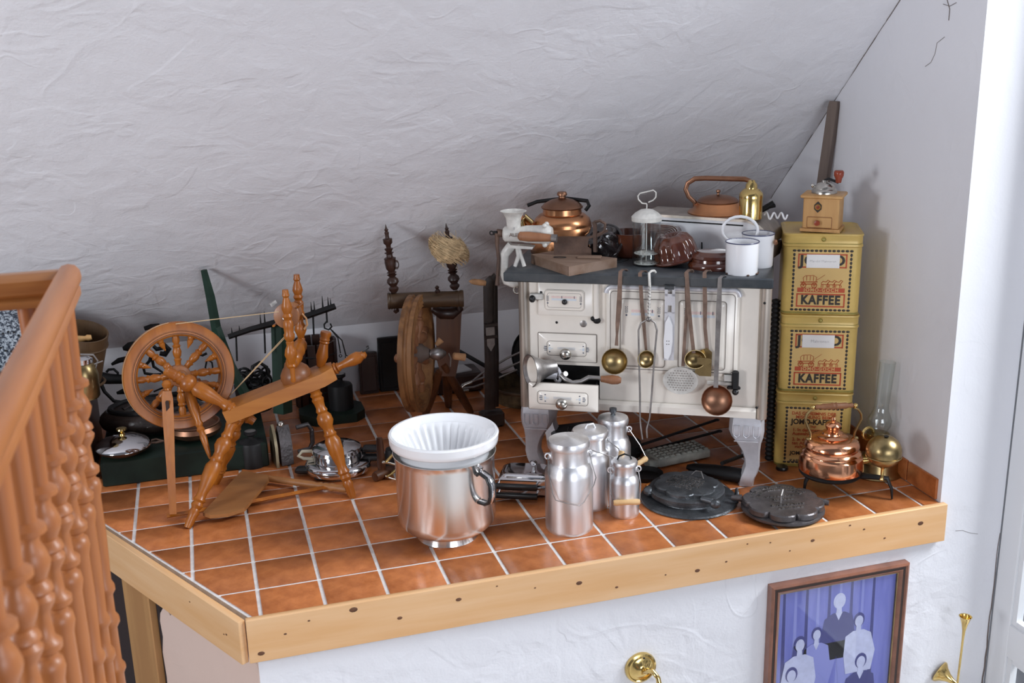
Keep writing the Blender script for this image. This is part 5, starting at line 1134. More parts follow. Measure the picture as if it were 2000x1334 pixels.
for k in range(8):
    a = a0 + radians(-2) + k * pi / 4; m = MB(); m.turn(WM @ Vector((.036 * cos(a), .036 * sin(a), 0)), WM @ Vector((.75 * WR * cos(a), .75 * WR * sin(a), 0)), SPK, 12); m.build('spoke', M_wood, s1, w=True)
    a += pi / 8; m = MB(); m.turn(WM @ Vector((.75 * WR * cos(a), .75 * WR * sin(a), 0)), WM @ Vector((.52 * WR * cos(a), .52 * WR * sin(a), 0)), [(0, .013), (.2, .013), (.28, .010), (.34, .012), (.45, .011), (1, .001)], 10); m.build('drop_finial', M_wood, s1, w=True)
m = MB(); m.tube([wc - nrm * .10, wc + nrm * .12], .005, 8); m.build('axle', M_black, s1, w=True)
# wheel posts
POST = [(0, .017), (.05, .020), (.08, .026), (.11, .021), (.14, .026), (.17, .021), (.22, .018), (.40, .030), (.55, .032), (.60, .022), (.62, .030), (.66, .036), (.72, .034), (.76, .022), (.79, .026), (.81, .021), (.84, .025), (.86, .020), (.90, .022), (.94, .018), (.97, .020), (1, .014)]
pA = wc + nrm * .085
def nearp(u, v, P_): return ppl(u, v, P_, nrm)
m = MB(); m.turn(py(462, 803, .715), nearp(322, 722, pA), [(t, r * .95) for t, r in POST]); m.build('wheel_post', M_wood, s1, w=True)
m = MB(); pb = wc - nrm * .075; m.turn(py(497, 824, .86), nearp(352, 728, pb), [(t, r * .95) for t, r in POST]); m.build('wheel_post', M_wood, s1, w=True)
m = MB(); m.sph(nearp(326, 716, pA), (.014, .014, .014), 10); m.build('crank_pin', M_wood, s1, w=True)
# slanting brace
m = MB(); m.turn(py(411, 896, .70), nearp(366, 760, pA - nrm * .02), [(0, .005), (.1, .009), (.3, .013), (.38, .010), (.42, .016), (.46, .011), (.50, .016), (.55, .012), (.70, .020), (.9, .020), (1, .012)]); m.build('brace', M_wood, s1, w=True)
# footman
f0 = fl(338, 1003, .035); f1 = nearp(325, 742, pA + nrm * .02)
fx = Vector((RX.x, RX.y, 0)).normalized()
m = MB(); hs = [(0, .013), (.35, .016), (.72, .021), (.86, .021), (.92, .016)]
m.rings([[f0 + (f1 - f0) * t + fx * (w_ * sx_) + Vector((0, .007 * sy_, 0)) for sx_, sy_ in ((-1, -1), (1, -1), (1, 1), (-1, 1))] for t, w_ in hs]); m.turn(f0 + (f1 - f0) * .92, f1, [(0, .010), (.2, .008), (.3, .014), (.6, .018), (.9, .012), (1, .006)], 12); fm_ = m.build('footman', M_wood, s1, w=True)
cpt = f0 + (f1 - f0) * .80; m = MB(); m.prism(rrect(-.0065, .0065, -.026, .026, .006), .003, T(cpt.x, cpt.y - .0065, cpt.z) @ FRT); m.build('slot', M_framed, fm_, w=True)
# treadle
z_ = .022
m = MB(); m.tube([fl(326, 1008, z_), fl(480, 982, z_), fl(640, 951, z_)], .012, 4, flat=.7); m.build('treadle_bar', M_wood, s1, w=True)
m = MB(); m.turn(fl(520, 934, z_), fl(688, 957, z_), [(0, .013), (.55, .014), (.6, .010), (.64, .015), (.67, .011), (.70, .016), (.74, .012), (.77, .017), (.80, .013), (.9, .015), (1, .010)]); m.build('treadle_axle', M_treadle, s1, w=True)
m = MB(); tp_ = [fl(u, v, .036) for u, v in ((396, 1001), (410, 1006), (445, 1003), (478, 992), (525, 936), (522, 927), (480, 920), (470, 921))]
m.rings([[p_ - Vector((0, 0, .014)) for p_ in tp_], tp_]); m.build('treadle', M_treadle, s1, w=True, ang=20)
# drive cord
def tang(u, v, P_=wc): return nearp(u, v, P_)
w_top = WM @ Vector((0, 0, 0))
m = MB()
for dz in (0, .004):
    m.tube([tang(330, 634) + nrm * dz, py(545, 609, ym0 + .045)], .0016, 5); m.tube([tang(448, 773) + nrm * dz, py(558 + dz * 800, 655, ym0 + .045)], .0016, 5)
pts = []
pa, pb_ = WM.inverted() @ tang(448, 773), WM.inverted() @ tang(330, 634)
a1, a2 = math.atan2(pa.y, pa.x), math.atan2(pb_.y, pb_.x)
d_ = (a2 - a1) % (2 * pi)
if d_ < pi: a1, d_ = a2, 2 * pi - d_
m.tube([WM @ Vector((WR * .998 * cos(a1 + d_ * i / 40), WR * .998 * sin(a1 + d_ * i / 40), 0)) for i in range(41)], .0016, 5); m.build('drive_cord', M_cord, s1, w=True)

# ------------------------------------------------------------------ older upright spinning wheel beside it
Y2 = 1.20
s2 = thing('old_spinning_wheel', 'dark old spinning wheel seen edge-on with horizontal beam, two spindles and a tuft of wool', 'spinning wheel', T(1.2, 1.3, 0))
b0, b1 = py(757, 588, Y2 + .02), py(905, 583, Y2 - .04)
m = MB(); m.turn(b0, b1, [(0, .034), (.02, .037), (.04, .034), (.05, .037), (.07, .034), (.10, .036), (.12, .034), (.5, .035), (.88, .034), (.92, .037), (.94, .034), (.97, .038), (1, .036)], 20); m.build('beam', M_beam2, s2, w=True)
SPD = [(0, .010), (.04, .020), (.07, .022), (.10, .014), (.12, .018), (.16, .026), (.20, .024), (.24, .012), (.27, .022), (.285, .012), (.30, .022), (.32, .014), (.36, .022), (.45, .025), (.49, .024), (.51, .026), (.53, .014), (.57, .013), (.59, .021), (.60, .011), (.65, .019), (.66, .010), (.70, .011), (.73, .019), (.79, .020), (.80, .009), (.84, .008), (.88, .010), (.90, .006), (.92, .009), (.94, .005), (1, .001)]
def spindle2(u0, v0, u1, v1, y): m = MB(); m.turn(py(u0, v0, y), py(u1, v1, y), SPD); return m.build('spindle', M_wooddk, s2, w=True)
spindle2(770, 572, 753, 438, Y2 + .01); spindle2(889, 566, 871, 436, Y2 - .03)
m = MB(); m.torus(.013, .004, 14, 6, T(*py(775, 517, Y2 - .01)) @ Rx(90) @ Matrix.Diagonal((.6, 1.2, 1, 1))); m.build('ring', M_wooddk, s2, w=True)
m = MB(); m.turn(py(772, 605, Y2), py(776, 609, Y2 - .0), [(0, .012), (1, .012)]); m.turn(py(774, 600, Y2 + .005), py(775, 610, Y2), [(0, .010), (1, .010)]); m.turn(py(895, 598, Y2 - .03), py(897, 606, Y2 - .03), [(0, .009), (1, .009)]); m.build('peg', M_wooddk, s2, w=True)
m = MB(); m.turn(py(855, 572, Y2 - .05), py(853, 558, Y2 - .05), [(0, .010), (.3, .012), (.5, .006), (.8, .010), (1, .003)]); m.build('finial', M_wooddk, s2, w=True)
# wool tuft: combed fibres round a soft core
wo = py(877, 487, Y2 - .03)
random.seed(11)
m = MB()
core = MB()
def wooldisp(a, z): return 1 + .16 * sin(3 * a + 4 * z * 40) + .10 * sin(7 * a + 2)
core.lathe([(0, -.062), (.030, -.058), (.055, -.035), (.066, -.005), (.060, .025), (.040, .045), (0, .052)], 28, T(*wo) @ Matrix.Diagonal((1.12, .8, 1, 1)) @ Ry(18), rib=wooldisp); wob = core.build('wool', M_wool, s2, w=True)
for k in range(420):
    a = random.uniform(0, 2 * pi); h = random.gauss(0, .026); L_ = random.uniform(.5, 1.4)
    pts = []
    for i in range(6):
        t = a + (i - 2.5) * .22 * L_; rr_ = .074 * math.sqrt(max(.15, 1 - (h / .066) ** 2)) * (1 + random.uniform(-.05, .08))
        pts.append(wo + Vector((rr_ * 1.12 * cos(t), rr_ * .8 * sin(t), h + (i - 2.5) * .006 * (1 if a < 3 else -1) - .25 * rr_ * 1.12 * cos(t))))
    m.tube(pts, .0011, 3)
m.build('wool_fibres', M_wool, wob, w=True, kind='stuff')
# wheel, nearly edge-on
wc2 = py(815, 690, Y2 - .06); s_ = mp(wc2); R2 = 115 * s_
v2_ = Vector((wc2.x - CAM.x, wc2.y - CAM.y, 0)).normalized(); n2_ = (Vector((v2_.y, -v2_.x, 0)) * .975 - v2_ * .22).normalized()
W2 = frame(wc2, wc2 + n2_)
rim2 = [(.78, -.026), (.78, .020), (.80, .030), (.83, .026), (.86, .032), (.90, .027), (.93, .030), (.97, .026), (1, .028), (1, .010), (.97, .004), (.97, -.004), (1, -.010), (1, -.030), (.97, -.032), (.80, -.030)]
m = MB(); m.rings([[(r * R2 * cos(2 * pi * i / n), r * R2 * sin(2 * pi * i / n), z_) for r, z_ in rim2] for i in range(n)], W2, closed=True); m.build('rim', M_wheel2, s2, w=True)
m = MB(); m.lathe([(0, -.06), (.018, -.06), (.03, -.035), (.042, -.02), (.042, .02), (.03, .035), (.02, .055), (0, .056)], 20, W2); m.build('hub', M_greywood, s2, w=True)
for k in range(8):
    a = k * pi / 4 + .3; m = MB(); m.turn(W2 @ Vector((.036 * cos(a), .036 * sin(a), 0)), W2 @ Vector((.80 * R2 * cos(a), .80 * R2 * sin(a), 0)), [(0, .010), (.2, .013), (.3, .010), (.45, .020), (.6, .022), (.66, .014), (.70, .018), (.74, .012), (.9, .016), (1, .012)], 10); m.build('spoke', M_woodbr, s2, w=True)
# body plank, legs
m = MB(); y_ = Y2 + .05; pp_ = [py(u, v, y_) for u, v in ((852, 600), (902, 594), (897, 700), (890, 735), (862, 735), (852, 700))]
m.rings([pp_, [p_ + Vector((.01, .035, 0)) for p_ in pp_]]); m.build('body_plank', M_body2, s2, w=True, ang=20)
m = MB(); m.tube([py(846, 604, y_ - .02), py(862, 612, y_ - .04), py(882, 612, y_ - .045), py(900, 600, y_ - .03)], [.016, .026, .028, .018], 8); m.build('saddle', M_wooddk, s2, w=True)
for P0, P1 in ((fl(920, 806), py(866, 712, y_)), (fl(876, 794), py(872, 725, y_ + .03)), (fl(830, 812), py(858, 725, y_))):
    m = MB(); m.turn(P0, P1, [(0, .014), (.1, .018), (.5, .022), (.9, .020), (1, .014)], 10); m.build('leg', M_body2, s2, w=True)
a_, c_ = py(838, 692, Y2 - .10), py(870, 690, Y2 - .09)
m = MB(); m.turn(a_, c_, [(0, .008), (.15, .020), (.4, .028), (.6, .028), (.8, .020), (1, .010)], 16); m.build('axle_cup', M_steel, s2, w=True)
m = MB(); m.turn(py(884, 695, Y2 - .10), py(908, 698, Y2 - .10), [(0, .010), (.1, .016), (1, .017)], 12); m.build('cork_peg', M_cork, s2, w=True)
m = MB(); m.turn(py(852, 674, Y2 - .06), py(862, 663, Y2 - .06), [(0, .009), (1, .016)], 12); m.build('cork_peg', M_cork, s2, w=True)
m = MB(); m.turn(py(784, 700, Y2 - .03), py(770, 700, Y2 - .03), [(0, .016), (.4, .022), (.8, .018), (1, .008)], 12); m.build('axle_end', M_woodbr, s2, w=True)
m = MB(); m.tube([py(876, 690, Y2 - .1), py(880, 700, Y2 - .1), py(879, 716, Y2 - .1)], .004, 5); m.build('bent_wire', M_steel, s2, w=True)
# ------------------------------------------------------------------ decimal scale: platform box, posts, beam
ds = thing('decimal_scale', 'dark green decimal weighing scale with iron beam, posts and wooden platform', 'scale', T(.25, 1.3, 0))
x0, x1, y0, y1, zp = -.135, .520, 1.045, 1.55, .105
m = MB(); m.bbox(((x0 + x1) / 2, (y0 + y1) / 2, zp / 2), (x1 - x0, y1 - y0, zp), .005); m.build('platform', M_greendk, ds, w=True)
YS = 1.40
m = MB(); m.tube([py(398, 527, YS), py(411, 580, YS), py(424, 650, YS - .01)], [.013, .019, .021], 4, flat=.8); m.tube([py(422, 640, YS - .01), py(450, 715, YS - .03), py(498, 805, YS - .05)], [.021, .022, .022], 4, flat=.8); m.build('leaning_post', M_green, ds, w=True)
m = MB(); m.tube([py(548, 625, YS), py(550, 700, YS), Vector((py(552, 800, YS).x, YS, zp))], .042, 4, flat=.7); m.build('post', M_green, ds, w=True)
m = MB(); m.tube([py(446, 658, YS - .06), py(490, 643, YS - .06), py(540, 630, YS - .06), py(600, 617, YS - .06), py(655, 598, YS - .06)], [.017, .018, .022, .020, .020], 4, flat=.7); bm_ = m.build('beam', M_black, ds, w=True)
for u, v0, v1 in ((452, 640, 655), (467, 636, 652), (508, 612, 640), (516, 608, 636), (607, 590, 612), (613, 588, 612), (629, 578, 604), (640, 580, 602), (645, 583, 602)):
    m = MB(); m.tube([py(u, v0, YS - .06), py(u + 2, v1, YS - .06)], [.001, .005], 5); m.build('pointer', M_black, bm_, w=True)
for u, v0, v1 in ((462, 655, 705), (517, 635, 690), (612, 605, 655), (638, 600, 630)):
    m = MB(); m.tube([py(u - 1, v0, YS - .05), py(u + 1, v1, YS - .05)], .004, 6); m.build('hanger_rod', M_black, ds, w=True)
m = MB(); m.tube([py(u, v, YS - .05) for u, v in ((638, 628), (633, 634), (634, 641), (642, 644), (648, 638), (645, 632))], .004, 6); m.build('hook', M_black, ds, w=True)
# hanging weight pan with chains
m = MB(); pc = Vector((py(655, 770, YS - .02).x, YS, .035))
m.tube([py(u, v, YS - .03) for u, v in ((645, 642), (660, 660), (665, 690))], .003, 5); m.tube([py(u, v, YS - .03) for u, v in ((648, 645), (668, 665), (676, 695))], .003, 5); m.torus(.006, .002, 10, 5, T(*py(665, 695, YS - .03)) @ Rx(90)); m.torus(.006, .002, 10, 5, T(*py(677, 697, YS - .03)) @ Rx(90)); m.build('chain', M_black, ds, w=True)
# weight platform at the back
o = thing('weight_board', 'dark green octagonal board on the tiles under the iron weight', 'board', T(.86, 1.55, 0)); m = MB(); m.prism([(-.16, -.03), (-.10, -.10), (.09, -.10), (.135, -.05), (.135, .06), (.09, .11), (-.10, .11), (-.16, .06)], .042); m.build('board', M_greendk, o)
def weight(P, R, H, lab):
    o = thing('iron_weight', lab, 'weight', T(*P)); m = MB(); m.lathe([(0, 0), (R, 0), (R, H * .62), (R * .92, H * .68), (R * .45, H * .72), (R * .25, H * .78), (R * .25, H * .84), (R * .5, H * .90), (R * .5, H * .97), (0, H)], 24); m.build('body', M_black, o)
    m = MB(); m.lathe([(0, H * .985), (R * .42, H * .985), (0, H * 1.01)], 14); m.build('cap', M_steel, o)
weight((.895, 1.56, .042), .058, .17, 'black iron weight on the green octagonal board')
weight(fl(495, 908), .054, .155, 'black iron cylinder weight on the tiles behind the spinning wheel')
# heap of iron chain and pulley behind the scale post
o = thing('iron_pulley', 'heap of rusty black iron chain hung in a bowl behind the scale beam', 'chain heap', T(py(492, 700, 1.5).x, 1.50, zp)); random.seed(5)
c = py(495, 715, 1.5) - Vector(TH[o].translation)
m = MB(); m.lathe([(0, .0), (.07, 0), (.085, .06), (.09, .12), (.085, .12), (.07, .02), (0, .02)], 18); m.build('bowl', M_black, o)
m = MB()
for k in range(26): m.torus(.020, .005, 12, 5, T(random.uniform(-.06, .06), random.uniform(-.05, .05), .10 + random.uniform(0, .08)) @ Rz(random.uniform(0, 180)) @ Rx(random.uniform(0, 180)))
m.tube([(-.01, 0, .15), (.0, 0, .20), (.03, 0, .215), (.06, 0, .19), (.065, 0, .14)], .008, 7); m.build('links', M_black, o, kind='stuff')
# slatted dark basket at the wall behind the distaff socket
o = thing('slatted_crate', 'dark wooden slatted tub against the knee wall', 'tub', T(py(615, 700, 1.78).x, 1.785, 0))
for k in range(14):
    a = k * 2 * pi / 14; m = MB(); m.box((.10, 0, .16), (.012, .036, .32), Matrix.Rotation(a, 4, 'Z')); m.build('slat', M_wooddk, o)
m = MB(); m.torus(.103, .006, 24, 6, T(0, 0, .08)); m.build('hoop', M_black, o); m = MB(); m.torus(.103, .006, 24, 6, T(0, 0, .26)); m.build('hoop', M_black, o); m = MB(); m.lathe([(0, .01), (.09, .01), (.09, .02), (0, .02)], 20); m.build('bottom', M_black, o)
# dark boards leaning on the knee wall
for (u0, v0, u1, v1, y, lab) in ((705, 690, 741, 770, 1.80, 'low dark brown wooden box standing against the knee wall'), (744, 660, 790, 764, 1.83, 'tall black slate-like panel leaning on the knee wall')):
    a, b_ = fl((u0 + u1) / 2, v1), None; w_ = (u1 - u0) * mp(a); zt_ = py((u0 + u1) / 2, v0, a.y).z
    o = thing('wooden_box' if u0 < 720 else 'slate_slab', lab, 'box' if u0 < 720 else 'slab', T(a.x, a.y, 0)); m = MB(); m.bbox((0, .02, zt_ / 2), (w_, .035, zt_), .003); m.bbox((0, .0, zt_ / 2), (w_ * .8, .008, zt_ * .85), .002); m.build('panel', M_wooddk if u0 < 720 else M_black, o)
# copper covered pan on the scale platform
P = fl(243, 884, zp); o = thing('covered_copper_pan', 'shallow copper pan with shiny domed lid and brass knob on the green platform', 'pan', T(P.x, P.y, zp)); s_ = mp(P); R_ = 53 * s_
m = MB(); m.lathe([(0, 0), (R_ * .6, 0), (R_ * .9, .018), (R_ * .97, .030), (0, .030)], 32); m.build('pan', M_copperd, o)
m = MB(); m.lathe([(R_ * .97, .029), (R_, .032), (R_ * .99, .036), (R_ * .85, .052), (R_ * .55, .068), (R_ * .2, .076), (0, .078)], 40); ld = m.build('lid', M_chrome2, o)
m = MB(); m.lathe([(.014, .076), (.012, .084), (.006, .088), (.014, .096), (.022, .100), (.020, .106), (0, .108)], 18); m.build('lid_knob', M_brass, ld)
m = MB(); m.tube([(R_ * .95, 0, .028), (R_ * 1.15, -.01, .03), (R_ * 1.38, 0, .03), (R_ * 1.15, .03, .03), (R_ * .95, .03, .028)], .005, 7); m.build('handle', M_rust, o)
# bulbous copper jug behind the brace
P = fl(382, 852, zp); o = thing('copper_basin', 'round dark copper basin on the green platform behind the spinning wheel', 'basin', T(P.x, P.y, zp)); s_ = mp(P)
m = MB(); m.lathe([(0, 0), (.06, 0), (.105, .022), (.112, .040), (.104, .058), (.106, .064), (.100, .066), (.094, .05), (0, .02)], 32); m.build('bowl', M_copperd, o)
# old flat iron standing on its heel
P = fl(566, 905); o = thing('box_iron', 'old brass-bodied box iron standing upright on its heel', 'flat iron', T(P.x, P.y, 0) @ Rz(-20)); s_ = mp(P)
m = MB(); sole = [(-.055, 0), (.055, 0), (.052, .09), (.035, .14), (0, .175), (-.035, .14), (-.052, .09)]
m.prism(sole, .012, T(-.055, 0, 0) @ Rz(-62) @ FRT @ T(0, 0, .0)); m.build('sole_plate', mat('dull_brass_plate', (0.30, 0.25, 0.16), .4, .8, var=.3), o)
m = MB(); m.prism([(x * .85, z * .92 + .004) for x, z in sole], .050, T(-.048, 0, 0) @ Rz(-62) @ FRT @ T(0, 0, -.055)); m.build('body', M_castbr, o)
m = MB(); H_ = T(-.02, .03, 0) @ Rz(-62); m.tube([H_ @ Vector(q_) for q_ in ((0, .05, .03), (0, .10, .035), (0, .115, .06), (0, .115, .12), (0, .10, .145), (0, .05, .14))], .010, 8); m.build('handle', M_castbr, o)
m = MB(); m.sph((-.03, .02, .165), .016, 10); m.build('knob', M_nickel, o)
# round chrome cooker
P = fl(662, 918); o = thing('electric_waffle_maker', 'round chrome waffle maker with black side grips standing behind the spinning wheel leg', 'waffle maker', T(*P) @ Rz(-20)); s_ = mp(P)
m = MB(); m.lathe([(0, .004), (.115, .004), (.135, .014), (.138, .030), (.132, .042), (.122, .048), (0, .048)], 40); m.build('lower_shell', M_chrome2, o)
m = MB(); m.lathe([(.096, .048), (.100, .054), (.101, .082), (.103, .086), (.099, .098), (.080, .108), (.03, .114), (0, .115)], 40, T(-.005, .01, 0)); us = m.build('upper_shell', M_chrome2, o)
m = MB(); m.lathe([(.010, .112), (.009, .120), (.013, .124), (.013, .132), (0, .135)], 14, T(.015, .0, 0)); m.build('lid_knob', M_blackpl, us)
m = MB(); m.bbox((.128, .05, .075), (.07, .05, .022), .006); m.bbox((.132, .03, .045), (.07, .05, .020), .006); m.build('grip', M_blackpl, o)
m = MB(); m.bbox((-.125, -.045, .020), (.085, .05, .022), .006); m.bbox((-.05, -.10, .012), (.05, .04, .018), .005); m.build('grip', M_blackpl, o)
m = MB(); m.tube([(-.098, .0, .05), (-.14, -.01, .055), (-.165, 0, .062), (-.15, .01, .078), (-.10, .01, .080)], .007, 8); m.build('cable', mat('cream_cable', (0.55, 0.50, 0.38), .6), o)
# wooden mallet standing upright and wire tongs beside the pot
P = fl(747, 933); o = thing('wooden_mallet', 'slim brown wooden mallet standing on its head behind the steel pot', 'mallet', T(*P))
m = MB(); m.turn((-.035, -.03, .020), (.05, .03, .020), [(0, .018), (.1, .021), (.9, .020), (1, .016)], 14); m.build('head', M_body2, o)
m = MB(); m.turn((0, 0, .03), (-.0, .02, .165), [(0, .016), (.3, .017), (.8, .015), (1, .012)], 12); m.build('shaft', M_body2, o)
P = fl(772, 935); o = thing('wire_tongs', 'brass and wood hinged tongs sticking out behind the steel pot', 'tongs', T(*P))
m = MB()
Yt = P.y
m.tube([py(776, 882, Yt), py(765, 890, Yt), py(754, 902, Yt)], [.009, .011, .009], 8, flat=.6); m.tube([py(776, 915, Yt), py(765, 925, Yt), py(755, 931, Yt)], [.008, .010, .008], 8, flat=.6); m.build('jaw', M_brass, o, w=True)
m = MB(); m.tube([py(748, 903, Yt), py(760, 904, Yt), py(780, 910, Yt)], .005, 7); m.tube([py(752, 930, Yt), py(764, 935, Yt), py(780, 939, Yt)], .005, 7); m.sph(py(749, 903, Yt), .008, 8); m.build('link', M_nickel, o, w=True)
m = MB(); m.lathe([(0, 0), (.035, 0), (.04, .03), (.03, .075), (0, .08)], 16, T(P.x + .02, P.y + .14, 0)); m.build('base', M_black, o, w=True)

# leather harness strap over an iron post
P = fl(962, 832); YH = P.y; o = thing('leather_harness', 'tall dark leather strap with buckles over an iron stand, cork grip at the top', 'harness', T(P.x, P.y, 0)); s_ = mp(P)
cx = lambda u, v: py(u, v, YH)
m = MB(); pp = [cx(957, 800), cx(957, 700), cx(955, 640), cx(954, 560), cx(957, 548), cx(962, 544)]
m.tube(pp, [.026, .025, .024, .024, .022, .018], 4, flat=.35); m.build('strap', M_leather, o, w=True)
m = MB(); m.tube([p_ + Vector((.028, .03, 0)) for p_ in pp], [.022] * 6, 4, flat=.35); m.build('back_strap', M_leather, o, w=True)
for v in (634, 657):
    m = MB(); c = cx(955, v); m.bbox((c.x + .006, c.y - .010, c.z), (.062, .016, .018), .004); m.build('keeper', M_leather, o, w=True)
m = MB(); c = cx(956, 645); m.bbox((c.x, c.y - .016, c.z), (.042, .006, .042), .003); c2 = cx(957, 672); m.prism([(-.018, .035), (.018, .035), (.018, 0), (0, -.03), (-.018, 0)], .004, T(c2.x, c2.y - .012, c2.z) @ FRT); m.build('buckle', M_steel, o, w=True)
m = MB(); m.turn(cx(948, 553), cx(916, 549), [(0, .012), (.3, .014), (.7, .013), (.85, .010), (1, .002)], 12); m.build('grip', M_cork, o, w=True)
m = MB(); m.bbox((P.x, P.y + .01, .035), (.105, .075, .07), .008); m.build('base_block', M_leather, o, w=True)

# basket, trays and tools under the slope between wheel and stove
P = Vector((1.80, 1.50, 0)); o = thing('wicker_tray', 'round dark wicker tray basket holding old tools beside the stove', 'basket', T(*P)); m = MB(); m.lathe([(0, 0), (.17, 0), (.185, .03), (.19, .075), (.18, .075), (.175, .03), (.16, .01), (0, .01)], 36); m.build('basket', M_wicker, o); m = MB(); m.torus(.187, .008, 36, 6, T(0, 0, .075)); m.build('rim', M_sieve, o)
o = thing('frying_pan', 'large black round pan leaning in the wicker tray beside the stove', 'pan', T(1.86, 1.50, .015)); m = MB(); m.lathe([(0, 0), (.14, .004), (.155, .03), (.15, .03), (.135, .012), (0, .008)], 32, T(0, .05, .16) @ Rx(62) @ Ry(12)); m.build('pan', M_black, o)
o = thing('wire_whisk', 'bent grey wire tongs lying across the wicker tray', 'tongs', T(1.6, 1.42, .08)); Yw = 1.40
for pth in ([(902, 752), (922, 745), (960, 732), (1020, 705)], [(903, 758), (925, 756), (965, 742), (1010, 722)], [(922, 745), (940, 730), (990, 700), (1020, 686)]):
    m = MB(); m.tube([py(u, v, Yw) for u, v in pth], .005, 6); m.build('wire', M_steel, o, w=True)
m = MB(); m.tube([py(u, v, Yw) for u, v in ((922, 746), (908, 751), (900, 757), (903, 763), (915, 762))], .008, 7); m.build('loop', M_nickel, o, w=True)
o = thing('black_bar', 'straight black iron bar leaning across the clutter beside the old wheel', 'bar', T(1.6, 1.62, 0)); m = MB(); m.tube([py(897, 686, 1.66), py(950, 716, 1.58), py(985, 737, 1.54)], .010, 6); m.build('bar', M_black, o, w=True)
o = thing('folded_cloth', 'folded white paper lying on the dark tray beside the old wheel', 'paper', T(1.50, 1.77, .098)); m = MB(); m.box((0, 0, .0), (.13, .10, .008), Rz(12)); m.build('sheet', M_cloth, o)
o = thing('dark_tray', 'flat black tray under the papers beside the old wheel', 'tray', T(1.50, 1.77, 0)); m = MB(); m.bbox((0, 0, .047), (.24, .18, .094), .01); m.build('tray', M_wooddk, o)

# ------------------------------------------------------------------ far left: sieve, jar, yokes, enamel bowl
ZC = .345
ch_ = thing('filler_chest', 'low dark chest added as filler behind the railing, carrying sieve, colander and saucepan', 'chest', T(-.60, 1.37, 0))  # invented support, added to fill the murky area behind the railing
m = MB(); m.bbox((0, 0, ZC / 2 - .012), (.86, .50, ZC - .024), .004); m.build('body', M_wooddk, ch_)
m = MB(); m.bbox((0, 0, ZC - .012), (.89, .53, .024), .004); m.build('lid', M_wooddk, ch_)
P = py(192, 720, 1.42); o = thing('drum_sieve', 'tall round wooden sieve drum with a bobbin inside, behind the railing', 'sieve', T(P.x - .075, 1.36, .0)); zt_ = py(190, 640, 1.36).z
sM = T(0, 0, zt_ - .16) @ Rx(12) @ Ry(14)
m = MB(); m.lathe([(.100, -(zt_ - .16 - ZC) + .03), (.105, .17), (.099, .17), (.094, -.05)], 32, sM); m.torus(.105, .005, 32, 6, sM @ T(0, 0, .12)); m.lathe([(0, .02), (.095, .02), (.095, .024), (0, .024)], 24, sM); m.build('drum', M_sieve, o)
m = MB(); m.torus(.100, .006, 32, 6, T(0, 0, .006 + ZC)); m.build('foot_ring', M_sieve, o)
bq = thing('wooden_bobbin', 'turned pale wooden bobbin lying in the sieve drum', 'bobbin', T(*(TH[o] @ sM @ Vector((-.03, -.03, .13))))); m = MB(); m.turn((-.08, -.01, .0), (.075, .0, .012), [(0, .008), (.1, .020), (.5, .024), (.85, .010), (.9, .014), (1, .010)], 14); m.build('spindle', M_woodpale, bq)
P = fl(186, 782, ZC); o = thing('clip_jar', 'brass-coloured storage jar with wire clip lid behind the railing', 'jar', T(P.x - .035, 1.168, ZC)); m = MB(); m.lathe([(0, 0), (.05, 0), (.056, .01), (.060, .10), (.052, .14), (.040, .155), (0, .155)], 28); m.build('body', M_brassd, o); m = MB(); m.lathe([(.044, .155), (.046, .175), (.03, .185), (0, .187)], 24); m.build('glass_lid', M_chrome2, o); m = MB(); m.tube([(.052, -.01, .13), (.064, -.01, .16), (.05, -.01, .188), (.0, -.01, .195)], .004, 6); m.tube([(.05, -.02, .15), (.085, -.02, .16)], .003, 6); m.build('wire_clip', M_steel, o)
# ox yoke pieces and harness iron hung behind the wheel
YY = 1.70
def irons(name, lab, cat, parts, loc, mt=M_black):
    o = thing(name, lab, cat, T(*loc))
    for nm, pth, r in parts:
        m = MB(); m.tube([py(u, v, YY) for u, v in pth], r, 7); m.build(nm, mt, o, w=True)
    return o
irons('harness_hames', 'black iron harness hames behind the honey-coloured wheel', 'harness', [
    ('bow', [(218, 712), (232, 704), (246, 701), (262, 700)], [.006, .012, .012, .01]), ('horn', [(240, 681), (252, 678), (268, 674), (285, 668)], [.008, .022, .020, .012]), ('bar', [(196, 738), (215, 740), (250, 741), (262, 742)], [.028, .024, .020, .016]), ('ring', [(208, 727), (212, 722), (222, 721), (230, 728), (231, 735)], .006), ('tongue', [(195, 745), (204, 765), (222, 783), (245, 790)], [.010, .008, .008, .016]), ('blade', [(228, 768), (248, 762), (270, 768), (285, 775)], [.006, .018, .016, .008])], (.0, YY, .2))
irons('iron_tackle', 'black iron hooks and stirrups hanging behind the wheel spokes', 'iron hooks', [
    ('stirrup', [(296, 690), (292, 705), (280, 718), (283, 729), (300, 732), (320, 729), (300, 716), (297, 700), (296, 692)], .007), ('hook', [(300, 676), (306, 682), (316, 680), (320, 672), (330, 682), (322, 692), (312, 690)], [.008, .010, .010, .010, .012, .014, .010]), ('pin', [(383, 691), (396, 694), (404, 690)], .006), ('buckle', [(404, 704), (401, 718), (404, 724), (416, 723), (414, 708), (408, 704)], .004), ('rod', [(300, 765), (340, 748)], .004), ('bracket', [(300, 780), (340, 776), (400, 770), (440, 778)], [.018, .026, .03, .02])], (.35, YY, .2))
P = py(295, 650, 1.70); irons('iron_rod', 'black iron rod resting on top behind the wheel rim', 'rod', [('rod', [(282, 642), (295, 638), (312, 635)], [.010, .012, .008])], P)
